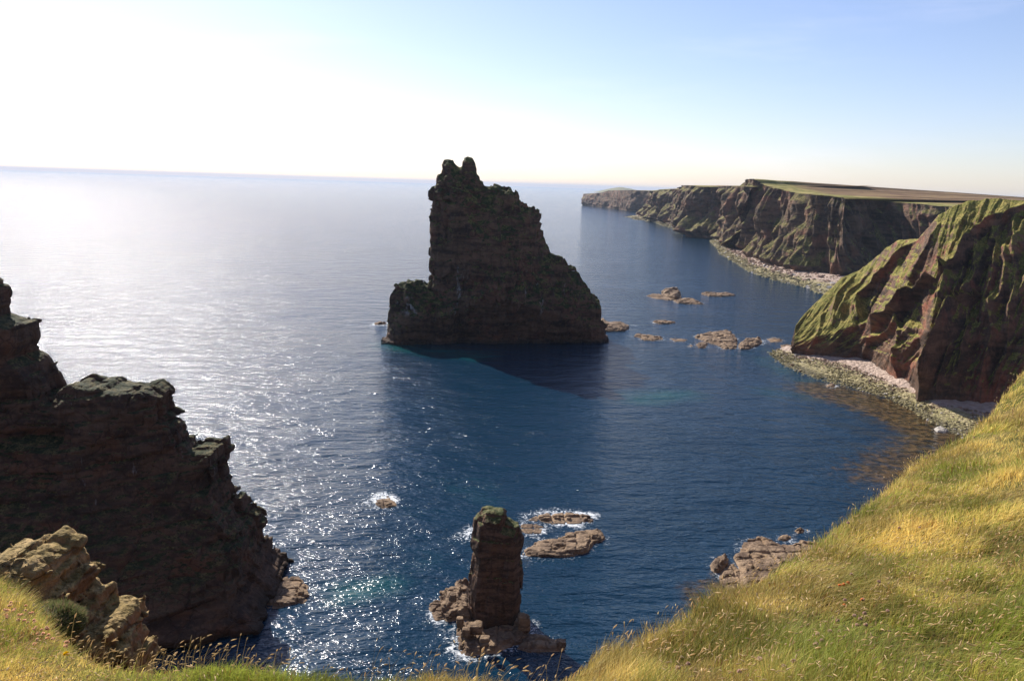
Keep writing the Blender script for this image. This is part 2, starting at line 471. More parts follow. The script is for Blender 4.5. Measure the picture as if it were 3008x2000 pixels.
def sea_mat():
    m = NT('sea_water')
    W = R(32)
    swell = m.noise(m.coord(0.45, 1, 1, (0, 0, R(-20))), 0.17, 4, 0.55)                     # ~9 m
    cx = m.coord(0.42, 1.0, 1, (0, 0, R(-24)))
    chop = m.noise(cx, 0.62, 4, 0.6, 0.3)
    cx2 = m.coord(0.6, 1.0, 1, (0, 0, R(14)))
    rip = m.noise(cx2, 1.9, 3, 0.6, 0.2)
    wind = m.noise(m.coord(0.6, 1, 1, (0, 0, R(-20))), 0.022, 4, 0.6)
    amp = m.ramp(wind, 0.35, 0.65, 0.75, 1.15)
    h = m.math('ADD', m.math('MULTIPLY', swell, 1.5), m.math('MULTIPLY', m.math('ADD', m.math('MULTIPLY', chop, 0.54), m.math('MULTIPLY', rip, 0.2)), amp))
    nrm = m.bump(h, 1.0, 1.0)
    teal = m.attr('shallow').outputs['Fac']; weed = m.attr('weed').outputs['Fac']; foam = m.attr('foam').outputs['Fac']
    col = m.mix(m.ramp(m.math('ADD', teal, m.math('MULTIPLY', m.math('SUBTRACT', m.noise(m.coord(), 0.12, 4), 0.5), 0.5)), 0.1, 1.0), (0.0025, 0.022, 0.046), (0.004, 0.10, 0.085))
    wn_ = m.ramp(m.math('ADD', weed, m.math('MULTIPLY', m.math('SUBTRACT', m.noise(m.coord(), 0.35, 6, 0.7), 0.5), 1.3)), 0.35, 0.75)
    col = m.mix(wn_, col, m.mix(m.ramp(m.noise(m.coord(), 0.55, 4), 0.4, 0.62), (0.018, 0.014, 0.006), (0.10, 0.06, 0.022)))
    fn = m.noise(m.coord(1, 1, 1), 1.1, 6, 0.75, 1.6)
    fm = m.math('MULTIPLY', m.ramp(m.math('ADD', m.math('MULTIPLY', foam, 0.62), m.math('MULTIPLY', m.math('SUBTRACT', fn, 0.5), 3.2)), 0.5, 1.1), m.ramp(foam, 0.05, 0.6, 0.0, 0.85))
    p = m.n('BsdfPrincipled')
    m.set(p.inputs['Base Color'], col); p.inputs['Roughness'].default_value = 0.10
    p.inputs['IOR'].default_value = 1.33; p.inputs['Specular IOR Level'].default_value = 0.5
    m.set(p.inputs['Normal'], nrm)
    f = m.n('BsdfPrincipled'); f.inputs['Base Color'].default_value = (0.75, 0.78, 0.8, 1); f.inputs['Roughness'].default_value = 0.7
    mx = m.n('MixShader'); m.set(mx.inputs[0], fm)
    m.t.links.new(p.outputs[0], mx.inputs[1]); m.t.links.new(f.outputs[0], mx.inputs[2])
    m.t.links.new(mx.outputs[0], m.out.inputs[0])
    return m.m
M_sea = sea_mat()

# ------------------------------------------------------------------ skerries (outlines lie on the water)
FOAM = []      # (polyline, width, strength)
def skerry(name, zoom, pts, h0, label, seed, cell=None, tilt=(0.0, 0.0), foam=1.0, cat='rock', group=None, bl=1.0, rough=0.5, mat=None, ledge=0.35):
    px = Z(zoom, pts)
    P = at_z(px[:, 0], px[:, 1], 0.3)[:, :2]
    lo = P.min(0) - 2; hi = P.max(0) + 2
    size = max(hi - lo)
    cell = cell or max(0.12, min(0.5, size / 110))
    cx, cy = P.mean(0)
    def base(x, y, z):
        s = poly_sd(x[:, :, 0], y[:, :, 0], P)
        s = s + (0.9 * bl) * fbm(x[:, :, 0] / (3.5 * bl), y[:, :, 0] / (3.5 * bl), 0, 3, seed) * min(1, size / 12)
        r = max(0.8, 0.12 * size)
        h = h0 * 0.6
        top = h * (0.5 + 0.5 * sstep(0, r * 0.5, s)) + tilt[0] * (x[:, :, 0] - cx) + tilt[1] * (y[:, :, 0] - cy)
        v, e = blocks(x[:, :, 0], y[:, :, 0], np.full_like(s, 0.5), 2.4 * bl, 1.8 * bl, 1, seed + 3, 0.5)
        top = top + rough * h * 0.5 * fbm(x[:, :, 0] / (2.2 * bl), y[:, :, 0] / (2.2 * bl), 4, 4, seed + 9) + 0.22 * h * v - 0.25 * bl * (1 - sstep(0, 0.28 * bl, e))
        q = ledge * bl
        top = np.floor(top / q) * q * 0.6 + top * 0.4
        a = s[:, :, None] + np.clip(0.15 - z, 0, 3) * 0.9
        return np.minimum(a, (top[:, :, None] - z) * 0.8)
    def noise(x, y, z):
        return 0.18 * bl * fbm(x / (0.9 * bl), y / (0.9 * bl), z / (0.4 * bl), 3, seed + 20) + 0.12 * bl * vn(x * 0.2, y * 0.2, z / (0.28 * bl), seed + 2)
    o = solid(name, (lo[0], lo[1], -1.2), (hi[0], hi[1], h0 * 1.9 + 0.8 + abs(tilt[0]) * size / 2 + abs(tilt[1]) * size / 2), cell, base, noise, 1.0, mat or M_skerry)
    tag(o, label, cat, group)
    if foam: FOAM.append((np.vstack([P, P[:1]]), 1.1 * min(1.4, size / 14 + 0.4), foam))
    return o

skerry('skerry', 4, [(638, 960), (700, 945), (760, 950), (900, 975), (940, 985), (860, 1000), (740, 985)], 0.8, 'low flat skerry under the two dark rock humps right of the big stack', 1)
skerry('rock_hump', 4, [(760, 945), (780, 930), (900, 935), (915, 975), (870, 990), (800, 975)], 4.2, 'two dark square humps standing on the skerry right of the big stack', 2, bl=1.7, cell=0.3, foam=0, rough=0.9)
skerry('skerry', 4, [(860, 1000), (930, 985), (1010, 985), (1090, 1025), (980, 1025), (890, 1015)], 1.5, 'small brown skerry just in front of the dark double-humped rock', 3)
skerry('skerry', 4, [(1070, 945), (1130, 935), (1200, 938), (1290, 945), (1335, 958), (1230, 970), (1130, 965)], 1.6, 'lone low skerry nearest the pebble shore below the far cliffs', 4, rough=0.9)
skerry('skerry', 4, [(695, 1160), (720, 1148), (800, 1150), (875, 1162), (840, 1175), (740, 1176)], 0.9, 'small isolated skerry midway between the big stack and the rock chain', 5)
skerry('reef_rock', 4, [(553, 1275), (580, 1252), (640, 1258), (770, 1275), (780, 1295), (700, 1305), (620, 1300), (600, 1280)], 0.9, 'leftmost low reef of the rock chain, with dark broken left end', 6, rough=0.9)
skerry('reef_rock', 4, [(815, 1280), (880, 1280), (960, 1295), (950, 1310), (870, 1310)], 0.5, 'flat brown reef second from the left in the rock chain', 7)
skerry('reef_rock', 4, [(1025, 1265), (1100, 1255), (1180, 1250), (1290, 1245), (1330, 1280), (1348, 1320), (1340, 1365), (1240, 1370), (1200, 1335), (1110, 1315), (1040, 1290)], 2.0, 'broadest slab of the rock chain, tan left and dark right', 8, tilt=(0.05, 0.02))
skerry('reef_rock', 4, [(1035, 1335), (1070, 1315), (1115, 1325), (1105, 1360), (1055, 1358)], 0.9, 'small dark rock just in front of the broadest reef slab', 9)
skerry('reef_rock', 4, [(965, 1340), (995, 1332), (1020, 1342), (990, 1350)], 0.4, 'tiny dark wet rock left of the broadest reef slab', 10)
skerry('reef_rock', 4, [(1360, 1340), (1400, 1310), (1470, 1290), (1530, 1290), (1543, 1325), (1480, 1350), (1420, 1370), (1365, 1370)], 2.2, 'dark jagged rock at the right end of the rock chain', 11, rough=1.0)
skerry('reef_rock', 4, [(1580, 1290), (1640, 1280), (1705, 1295), (1690, 1312), (1610, 1315)], 0.5, 'pale awash reef between the rock chain and the grassy headland', 12)
skerry('reef_rock', 4, [(1690, 1340), (1740, 1330), (1785, 1345), (1760, 1358), (1700, 1356)], 0.6, 'flat brown rock close off the toe of the grassy headland', 13)
skerry('rock_ledge', 3, [(1660, 1190), (1700, 1215), (1800, 1215), (1838, 1252), (1800, 1270), (1700, 1272), (1640, 1265)], 2.2, 'tan shore ledge sticking out at the right foot of the big stack', 14, foam=1)
skerry('rock_ledge', 3, [(105, 1215), (150, 1205), (192, 1212), (190, 1225), (120, 1228)], 1.0, 'small foaming ledge off the left foot of the big stack', 15, foam=1.2)
skerry('awash_rock', 6, [(280, 150), (310, 125), (370, 130), (415, 165), (410, 205), (340, 230), (290, 200)], 0.6, 'round awash rock in white foam left of the slim pillar', 16, foam=1.5)
skerry('awash_rock', 6, [(1400, 360), (1480, 345), (1540, 370), (1530, 415), (1450, 430), (1390, 410)], 0.4, 'awash brown rock in surf directly right of the pillar top', 17, foam=1.5)
skerry('awash_reef', 6, [(1440, 320), (1560, 270), (1700, 265), (1850, 275), (1940, 300), (1900, 330), (1780, 350), (1640, 350), (1560, 335)], 0.7, 'long foam-ringed reef farthest behind the slim pillar', 18, foam=1.4)
skerry('rock_slab', 6, [(1380, 600), (1400, 540), (1480, 495), (1580, 470), (1720, 460), (1740, 420), (1850, 415), (1990, 415), (2040, 460), (2020, 490), (1940, 500), (1900, 560), (1780, 590), (1680, 600), (1560, 600), (1480, 600)], 1.3, 'broad cracked rock slab in the sea right of the slim pillar', 19, bl=0.8, tilt=(0.02, 0.0), foam=0.9)
skerry('rock_platform', 11, [(835, 890), (900, 770), (960, 730), (1060, 715), (1150, 740), (1210, 780), (1300, 790), (1400, 760), (1560, 770), (1750, 800), (1600, 1100), (900, 1300), (860, 1100), (850, 1000)], 1.6, 'large tan shore platform below the grass slope', 20, bl=1.1, foam=1.0)
skerry('rock_platform', 11, [(690, 1010), (740, 980), (790, 960), (850, 1020), (870, 1100), (900, 1180), (890, 1350), (600, 1350), (590, 1290), (640, 1230), (700, 1170), (680, 1090)], 0.7, 'low wet tan ledge at the near left of the shore platform', 21, foam=0.6)
skerry('shore_boulder', 11, [(595, 960), (640, 905), (720, 880), (750, 900), (745, 960), (700, 1010), (640, 1020)], 1.8, 'brown boulder standing in the water off the shore platform', 22, bl=0.8, foam=0.9)
skerry('shore_boulder', 11, [(1205, 720), (1240, 685), (1320, 685), (1330, 715), (1270, 735)], 0.8, 'low rounded rock touching the far edge of the shore platform', 23, bl=0.7)
skerry('shore_boulder', 11, [(1370, 640), (1400, 622), (1450, 630), (1440, 655), (1395, 665)], 0.8, 'small tan rock in surf beyond the shore platform', 24, bl=0.6, foam=1.3)
skerry('shore_boulder', 5, [(350, 1232), (375, 1222), (400, 1230), (385, 1245), (355, 1243)], 0.9, 'lone dark boulder in the shallows off the green pebble beach', 25, bl=0.6)
skerry('shore_boulder', 5, [(968, 1482), (1000, 1470), (1045, 1492), (1030, 1505), (990, 1500)], 1.1, 'pale white-stained boulder at the near end of the beach', 26, bl=0.6, mat=plain('pale_stone', (0.40, 0.36, 0.31), 0.8, 3))

# ------------------------------------------------------------------ the big stack
def stack_field(poly, yc, T, rnd, lean=0.0, t0=3.0, ts=1.0, ex=0.0, exz=14.0, kx=0.0, back=99.0):
    def base(x, y, z):
        s = poly_sd(x[:, 0, :], z[:, 0, :], poly)
        t = np.minimum(T(x[:, 0, :], z[:, 0, :]), t0 + ts * np.clip(s, 0, None) + ex * sstep(exz, 0, z[:, 0, :]))
        a = s[:, None, :]
        u_ = (y - (yc + lean * z + kx * x)) * (1 - 0.5 * kx * kx)
        b = np.where(u_ > 0, np.minimum(t, back)[:, None, :] - u_, t[:, None, :] + u_)
        k = rnd
        hh = np.clip(0.5 + 0.5 * (b - a) / k, 0, 1)
        return b + (a - b) * hh - k * hh * (1 - hh)
    return base
SY = 258.0
sil = [(605, 104), (580, 116), (562, 148), (565, 210), (535, 212), (527, 230), (515, 262), (518, 290), (497, 325), (494, 440), (490, 560), (484, 690), (475, 770), (484, 880), (468, 930), (462, 925),
       (300, 930), (255, 965), (240, 1020), (230, 1080), (215, 1170), (190, 1250), (165, 1400), (1700, 1400), (1700, 1215), (1680, 1180), (1685, 1080), (1640, 1040), (1580, 970), (1500, 900), (1430, 850), (1370, 785), (1290, 750), (1260, 680),
       (1245, 600), (1235, 530), (1225, 480), (1195, 440), (1130, 430), (1085, 395), (1070, 345), (1045, 330), (1025, 312), (1010, 325), (950, 290), (900, 278), (850, 245), (815, 210), (815, 172), (802, 122), (778, 94), (740, 92), (712, 112), (700, 150), (690, 156), (672, 142), (650, 108)]
sp = Z(3, sil)
SP = at_plane(sp[:, 0], sp[:, 1], SY + 1, 0.2)[:, [0, 2]]
SP[:, 1] = np.maximum(SP[:, 1], -5)
def T_stack(x, z):
    xl, xr = SP[:, 0].min(), SP[:, 0].max()
    u = (x - xl) / (xr - xl)
    return (17 - 10 * sstep(0, 62, z)) * (0.72 + 0.5 * np.sin(np.clip(u, 0, 1) * math.pi) ** 0.8) + 6 * sstep(26, 4, z) * sstep(0.4, 0.6, u)
sb = stack_field([tuple(p) for p in SP], SY + 2, T_stack, 2.5, t0=2.2, ts=0.62, kx=0.2, back=7.0)
def stack_base(x, y, z):
    f = sb(x, y, z)
    f = f - 2.6 * np.exp(-((x + 26.5 - 0.06 * z) / 1.3) ** 2) * (z < 13) * (y < SY - 4)           # gullies in the front
    f = f - 2.2 * np.exp(-((x + 17.5) / 1.6) ** 2) * (z < 15) * (y < SY - 2)
    f = f + 1.6 * (sstep(1.6, 0.6, z)) * (z < 2)                                              # wave-cut foot
    return f
def stack_noise(x, y, z):
    n = 1.7 * fbm(x / 12, y / 12, z / 20, 3, 40) - 1.1
    n += 1.7 * ridged(x / 7 + z * 0.012, y / 7, z / 45, 3, 44) + 1.1 * fbm(x / 2.4, y / 2.4, z / 11, 3, 45)
    v, e = blocks(x, y, z + x * 0.03, 3.0, 3.0, 5.0, 47, 0.8)
    n += 0.45 * v - 0.5 * (1 - sstep(0, 0.5, e))
    v2, e2 = blocks(x, y, z + x * 0.03, 1.5, 1.5, 1.6, 48, 0.8)
    n += 0.35 * v2
    n += 0.6 * fbm(x / 1.7, y / 1.7, z / 1.7, 2, 50) * sstep(30, 50, z)
    return n * (0.3 + 0.7 * sstep(58, 46, z)) + 0.6 * fbm(x / 1.4, y / 1.4, z / 1.4, 3, 51) * sstep(44, 54, z)
big = empty('sea_stack', (float(SP[:, 0].mean()), SY, 0))
tag(big, 'giant dark wedge-shaped sea stack with twin peaks standing mid-bay', 'sea stack')
def keep(o, p):
    o.parent = p; o.matrix_parent_inverse = Matrix.Translation(-Vector(p.location)); return o
x0, x1 = SP[:, 0].min() - 3, SP[:, 0].max() + 3
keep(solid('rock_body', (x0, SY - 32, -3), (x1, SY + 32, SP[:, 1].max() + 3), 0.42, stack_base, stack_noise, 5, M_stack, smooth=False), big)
FOAM.append((np.array([at_z(*Z(3, [p])[0], 0)[:2] for p in [(0, 1240), (60, 1232), (150, 1240)]]), 4.0, 0.85))
FOAM.append((np.array([at_z(*Z(3, [p])[0], 0)[:2] for p in [(170, 1300), (580, 1322), (700, 1345), (930, 1358), (1300, 1318), (1640, 1282)]]), 1.1, 0.95))
FOAM.append((np.array([at_z(*Z(3, [p])[0], 0)[:2] for p in [(1800, 1225), (1870, 1235)]]), 2.0, 1.2))

FOAM.append((P2_([(868, 752), (820, 780), (780, 815), (740, 862)]), 5.0, 0.55))
FOAM.append((P2_([(800, 750), (860, 748)]), 3.0, 0.8))
# ------------------------------------------------------------------ dark headland on the left
PY = 99.0
ps = [(-260, 480), (-60, 600), (0, 645), (14, 665), (18, 722), (80, 738), (88, 778), (76, 808), (105, 822), (130, 848), (150, 878), (165, 900), (170, 880), (205, 862), (235, 872), (270, 868), (300, 884), (345, 884), (360, 876), (398, 897),
      (390, 943), (430, 962), (455, 1008), (462, 1016), (520, 1014), (520, 1060), (508, 1070), (540, 1125), (566, 1165), (612, 1192), (622, 1240), (648, 1290), (690, 1330), (706, 1420), (706, 1700), (-600, 1700), (-600, 400)]
pp = Z(12, ps)
PP = at_plane(pp[:, 0], pp[:, 1], PY + 5, 0.2)[:, [0, 2]]
PP[:, 1] = np.maximum(PP[:, 1], -4)
def T_prom(x, z):
    return 17 - 0 * z
pb = stack_field([tuple(p) for p in PP], PY + 3.2, T_prom, 0.5, t0=3.4, ts=0.6, ex=10.0, exz=18.0, kx=0.2, back=3.0)
def prom_base(x, y, z):
    f = pb(x, y, z)
    f = f - 2.5 * np.exp(-((x + 62 - 0.1 * z) / 3.5) ** 2 - ((z - 24.5) / 3.0) ** 2) * (y < PY + 5 + 0.2 * x)     # dark overhang high on the left
    f = f - 2.0 * np.exp(-((z - 21.3) / 0.7) ** 2) * (x < -52) * (y < PY + 5 + 0.2 * x)
    f = f + 1.5 * np.exp(-((z - 1.0) / 1.2) ** 2) * (y < PY + 5 + 0.2 * x)
    return f
def prom_noise(x, y, z):
    zz = z - x * 0.05
    n = 0.4 * fbm(x / 9, y / 9, z / 12, 2, 60) + 0.3 * ridged(x / 6, y / 6, z / 40, 2, 61)
    v, e = blocks(x, y, zz, 3.3, 2.6, 2.6, 62, 0.22)
    n += 0.55 * v - 0.22 * (1 - sstep(0, 0.3, e))
    v, e = blocks(x, y, zz, 1.25, 1.1, 0.95, 63, 0.2)
    n += 0.26 * v - 0.1 * (1 - sstep(0, 0.16, e))
    k = np.floor((zz + 0.5 * vn(x / 8, y / 8, 0, 4)) / 3.1).astype(np.int64)
    n += 0.14 * _h(k, k * 0, k * 0, 64)
    return (n - 0.25) * (1 - 0.65 * sstep(23, 29, z))
prom = empty('headland_stack', (-48, PY, 0))
tag(prom, 'black shadowed headland of layered blocks stepping up at the left edge', 'headland')
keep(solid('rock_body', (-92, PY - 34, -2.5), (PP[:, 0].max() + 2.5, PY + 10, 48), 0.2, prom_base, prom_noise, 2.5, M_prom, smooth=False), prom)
o = skerry('toe_ledge', 2, [(1900, 620), (1945, 585), (2010, 575), (2070, 570), (2130, 620), (2140, 680), (2100, 740), (2000, 775), (1850, 790), (1800, 700)], 1.1, None, 65, bl=1.0, foam=0.7)
o.name = 'toe_ledge'; del_keys = [k for k in ('category', 'label') if k in o.keys()]
for k in del_keys: del o[k]
keep(o, prom)

# ------------------------------------------------------------------ slim pillar on its platform
pil = [(1105, 262), (1150, 258), (1185, 265), (1240, 268), (1262, 290), (1258, 345), (1290, 348), (1330, 372), (1358, 372), (1362, 400), (1390, 460), (1382, 560), (1374, 660), (1390, 680), (1384, 760), (1378, 900), (1368, 1000), (1368, 1150), (1030, 1150), (1005, 1010), (985, 930),
       (1000, 760), (1020, 650), (1035, 560), (1012, 500), (1030, 420), (1040, 310), (1080, 290)]
q = Z(6, pil)
base_pt = at_z(*Z(6, [(1195, 1085)])[0], 1.2)
PIY = float(base_pt[1]) + 2.2
PL = at_y(q[:, 0], q[:, 1], PIY)[:, [0, 2]]
PL[:, 1] = np.maximum(PL[:, 1], -1)
lb = stack_field([tuple(p) for p in PL], PIY, lambda x, z: 2.8 - 0.05 * z, 0.7, t0=1.2, ts=1.6)
def pil_noise(x, y, z):
    v, e = blocks(x, y, z + 0.12 * x, 2.2, 2.0, 2.1, 71, 0.7)
    n = 0.2 * v - 0.12 * (1 - sstep(0, 0.12, e)) + 0.16 * ridged(x / 0.9, y / 0.9, z / 7, 2, 77)
    n += 0.35 * fbm(x / 1.6, y / 1.6, z / 2.4, 3, 72)
    k = np.floor((z + 0.25 * vn(x / 2, y / 2, 0, 4)) / 0.9).astype(np.int64)
    n += 0.05 * _h(k, k * 0, k * 0, 73)
    n += 0.09 * fbm(x / 0.35, y / 0.35, z / 0.2, 2, 74)
    return n
pill = empty('rock_pillar', (float(PL[:, 0].mean()), PIY, 0))
tag(pill, 'slim upright rock pillar with a yellow-green lichened top', 'sea stack')
keep(solid('column', (PL[:, 0].min() - 1, PIY - 4.5, -0.8), (PL[:, 0].max() + 1, PIY + 4.5, PL[:, 1].max() + 1), 0.11, lb, pil_noise, 1.2, M_pillar), pill)
o = skerry('foot_platform', 6, [(920, 1340), (905, 1230), (890, 1160), (940, 1080), (1040, 1060), (1380, 1080), (1440, 1110), (1430, 1170), (1420, 1230), (1300, 1280), (1200, 1330), (1100, 1345), (980, 1360)], 1.0, None, 75, bl=0.75, foam=1.2)
for k in [k for k in ('category', 'label') if k in o.keys()]: del o[k]
keep(o, pill)
skerry('rock_shelf', 6, [(770, 1050), (765, 900), (870, 870), (890, 830), (980, 850), (1010, 1000), (1040, 1080), (930, 1090), (830, 1090)], 2.3, 'heap of tumbled grey blocks at the left foot of the slim pillar', 76, bl=0.7, foam=0.8, rough=1.0)
skerry('rock_shelf', 6, [(665, 960), (720, 930), (790, 940), (800, 1070), (740, 1080), (690, 1020)], 0.6, 'low tan wave-washed shelf left of the tumbled blocks', 77, bl=0.7, foam=1.5)
skerry('rock_shelf', 6, [(1400, 1200), (1480, 1190), (1570, 1215), (1640, 1235), (1720, 1270), (1710, 1310), (1600, 1320), (1450, 1325), (1360, 1300)], 1.0, 'long dark shelf reaching right from the foot of the slim pillar', 78, bl=0.8, foam=0.7)
def boulder(name, n, x, y, z, r, mat, label, cat='boulder', group=None, seed=0, sq=(1, 1, 1)):
    def base(X, Y, Z_):
        a = np.maximum(np.maximum(np.abs(X - x) / sq[0], np.abs(Y - y) / sq[1]), np.abs(Z_ - z) / sq[2])
        b = np.sqrt(((X - x) / sq[0]) ** 2 + ((Y - y) / sq[1]) ** 2 + ((Z_ - z) / sq[2]) ** 2)
        return r - (0.75 * a + 0.3 * b)
    def noise(X, Y, Z_): return 0.34 * r * fbm(X / r / 1.3, Y / r / 1.3, Z_ / r / 1.3, 4, seed)
    k = r * 1.7
    o = solid(name, (x - k * sq[0], y - k * sq[1], z - k * sq[2]), (x + k * sq[0], y + k * sq[1], z + k * sq[2]), r / 9, base, noise, r, mat)
    return tag(o, label, cat, group)
for i, (a, b, r_, sq, lb_) in enumerate([(860, 925, 0.5, (1, 1, 1), 'round dark boulder on top of the tumbled grey blocks'), (918, 1120, 0.55, (0.8, 1, 1.3), 'upright square block between the pillar foot and the foam'),
                        (965, 1195, 0.5, (1, 1, 1.1), 'small dark cube-like block left of the wide block'), (1030, 1165, 0.75, (1.3, 1, 0.8), 'wide flat-topped block in front of the pillar foot'),
                        (1110, 1250, 0.5, (1.2, 1, 0.6), 'low block lying on the sunlit front of the pillar platform'), (1410, 1115, 0.75, (1, 1, 1.2), 'dark block against the right foot of the pillar'),
                        (1165, 1305, 0.4, (1, 1, 0.8), 'small block on the front rim of the pillar platform'), (1695, 1280, 0.45, (1.3, 1, 0.8), 'reddish block at the far right tip of the long dark shelf')]):
    p = at_z(*Z(6, [(a, b)])[0], 1.4 if i else 2.9)
    boulder('boulder', i, p[0], p[1], p[2] + 0.1, r_, M_skerry, lb_, seed=80 + i, sq=sq)
FOAM.append((np.array([at_z(*Z(6, [p])[0], 0)[:2] for p in [(820, 520), (900, 480), (980, 430), (1020, 410)]]), 2.0, 1.1))
FOAM.append((np.array([at_z(*Z(6, [p])[0], 0)[:2] for p in [(1380, 300), (1480, 270), (1650, 255), (1800, 262), (1970, 290)]]), 0.9, 1.3))
FOAM.append((np.array([at_z(*Z(6, [p])[0], 0)[:2] for p in [(1400, 420), (1560, 400), (1700, 370)]]), 1.6, 0.95))
FOAM.append((np.array([at_z(*Z(6, [p])[0], 0)[:2] for p in [(650, 1000), (740, 1100), (840, 1180), (860, 1260), (900, 1340)]]), 1.7, 1.0))
FOAM.append((np.array([at_z(*Z(6, [p])[0], 0)[:2] for p in [(200, 190), (240, 230), (330, 250)]]), 1.4, 1.1))

# ------------------------------------------------------------------ coasts
def cut(P, k):
    d = np.r_[0, np.cumsum(np.linalg.norm(np.diff(P, axis=0), axis=1))]
    return d[k] / d[-1]
def resample(P, n):
    P = np.asarray(P, float)
    d = np.r_[0, np.cumsum(np.linalg.norm(np.diff(P[:, :2], axis=0), axis=1))]
    s = np.linspace(0, d[-1], n)
    return np.stack([np.interp(s, d, P[:, k]) for k in range(P.shape[1])], 1), s
def smooth1(a, k):
    if k < 2: return a
    w = np.hanning(k + 2)[1:-1]; w /= w.sum()
    p = k // 2
    return np.stack([np.convolve(np.pad(a[:, c], (p, k - 1 - p), mode='edge'), w, 'valid') for c in range(a.shape[1])], 1)
def coast(name, foot, wl, top, sky_, w_face, n, nv, seed, scale, amp, mat, water_z=0, crest_d=260, tail=None, head=None, shear=0.0, sm=7, beach=True, zlim=None, inl=1500):
    """foot, wl: plan polylines (m), ordered left to right as seen; top, sky_: pixel lines giving the height of the edge and of the land behind"""
    F, s = resample(foot, n)
    F = smooth1(F, sm)
    t = np.gradient(F, axis=0); t /= np.linalg.norm(t, axis=1)[:, None] + 1e-9
    N = np.stack([-t[:, 1], t[:, 0]], 1)
    N = smooth1(N, 41); N /= np.linalg.norm(N, axis=1)[:, None]
    return F, s, N
def build_coast(name, foot, top_px, sky_px, n, nv, w_face, seed, L, A, inward, mat, label, crest_d=260.0, shear=0.0, foot_z=2.5, din=(1, 0.5), skip=0.0, sm=9, nsm=61, inl=(2, 5, 10, 18, 30, 50, 80, 120, 180, 260, 400, 700), bulge=0.8, topmat=None):
    F, s = resample(foot, n)
    F = smooth1(F, sm)
    t = np.gradient(F, axis=0); t /= np.linalg.norm(t, axis=1)[:, None] + 1e-9
    N = np.stack([t[:, 1], -t[:, 0]], 1)
    if N[n // 2] @ np.array(inward) < 0: N = -N
    N = smooth1(N, nsm); N /= np.linalg.norm(N, axis=1)[:, None]
    T = F + N * w_face
    def zfrom(P, line):
        z = np.full(len(P), 55.0)
        for _ in range(4):
            px, py = to_px(np.c_[P, z])
            ty = np.interp(px, line[:, 0], line[:, 1])
            d = ray(px, ty)
            z = H + d[:, 2] * (np.linalg.norm(P, axis=1) / np.linalg.norm(d[:, :2], axis=1))
        return z
    Tz = zfrom(T, top_px)
    Tz = Tz + 0.6 * fbm(s / 14, 0, 0, 3, seed + 8)
    DI = np.array(din) / np.linalg.norm(din); cr = T + DI * crest_d
    Cz = zfrom(cr, sky_px)
    Tz = smooth1(Tz[:, None], 13)[:, 0]; Cz = smooth1(Cz[:, None], 161)[:, 0]
    v = np.linspace(0, 1, nv)
    S, Vv = np.meshgrid(s, v, indexing='ij')
    hz = np.where(Vv < 0.4, 0.55 * (Vv / 0.4) ** 0.95, 0.55 + 0.45 * (Vv - 0.4) / 0.6) if bulge < 1 else Vv
    zz = foot_z + (Tz[:, None] - foot_z) * Vv
    X = F[:, 0][:, None] + (N[:, 0] * w_face)[:, None] * (hz); Y = F[:, 1][:, None] + (N[:, 1] * w_face)[:, None] * (hz)
    q = S + shear * (Vv) * w_face
    env = (1 - 0.3 * Vv) * (0.35 + 0.65 * sstep(-0.02, 0.10, Vv))
    d = A * (1.0 * ridged(q / L, Vv * 0.7, 0.3, 2, seed) + 0.55 * fbm(q / (L * 0.36), Vv * 2.5, 0, 3, seed + 3) + 0.30 * ridged(q / (L * 0.17), Vv * 3, 0, 2, seed + 5) + 0.14 * ridged(q / (L * 0.06), Vv * 4, 0, 2, seed + 15))
    qs = q / (L * 0.8) + 0.5 * fbm(q / (L * 2.2), 0.3, 0, 2, seed + 11)
    fr = qs - np.floor(qs)                                    # ribs: long flank away from us, abrupt flank towards us
    hgt_ = 0.65 + 0.35 * _h(np.floor(qs).astype(np.int64), np.floor(qs).astype(np.int64) * 0, np.floor(qs).astype(np.int64) * 0, seed)
    d += 0.55 * A * hgt_ * (np.where(fr < 0.8, (fr / 0.8) ** 1.5, (1 - fr) / 0.2) - 0.4)
    d += 0.05 * A * fbm(q / (L * 0.3), zz / 5, 0, 3, seed + 6)
    qs = q / (L * 0.27) + 0.5 * fbm(q / (L * 0.8), Vv * 1.5, 0, 2, seed + 21); fr = qs - np.floor(qs); kf = np.floor(qs).astype(np.int64)
    d += 0.24 * A * (0.6 + 0.4 * _h(kf, kf * 0, kf * 0, seed + 22)) * (np.where(fr < 0.75, fr / 0.75, (1 - fr) / 0.25) - 0.4)
    d *= env
    # small scallops of the upper edge too
    X = X - N[:, 0][:, None] * d; Y = Y - N[:, 1][:, None] * d
    zz = zz + 0.02 * A * fbm(S / 4, Vv * 12, 0, 3, seed + 7) * env
    V = np.stack([X, Y, zz], -1)
    # skirt below the foot
    sk = V[:, :1].copy(); sk[:, :, 2] = -3; V = np.concatenate([sk, V], 1)
    o = mesh_obj(name, V.reshape(-1, 3), grid_faces(n, nv + 1), mat)
    tag(o, label, None, None, 'structure')
    # the land above
    rows = []; dl = []
    for dd in (0,) + tuple(inl):
        u = min(dd / crest_d, 1)
        e = V[:, -1] if dd == 0 else None
        px_, py_ = V[:, -1, 0] + DI[0] * dd, V[:, -1, 1] + DI[1] * dd
        z = Tz + (Cz - Tz) * u + (0.15 * (1 - math.exp(-dd / 5)) if dd else 0)
        if dd > crest_d: z = Cz - 0.02 * (dd - crest_d)
        if dd: z = z + 0.4 * fbm(px_ / 15, py_ / 15, 0, 3, seed + 12) * min(1, dd / 20)
        else: z = V[:, -1, 2]
        rows.append(np.stack([px_, py_, z], -1)); dl.append(np.full(n, dd / crest_d))
    G = np.stack(rows, 1)
    k0 = int(np.searchsorted(s, skip * s[-1]))
    return o, G[k0:], np.stack(dl, 1)[k0:], V
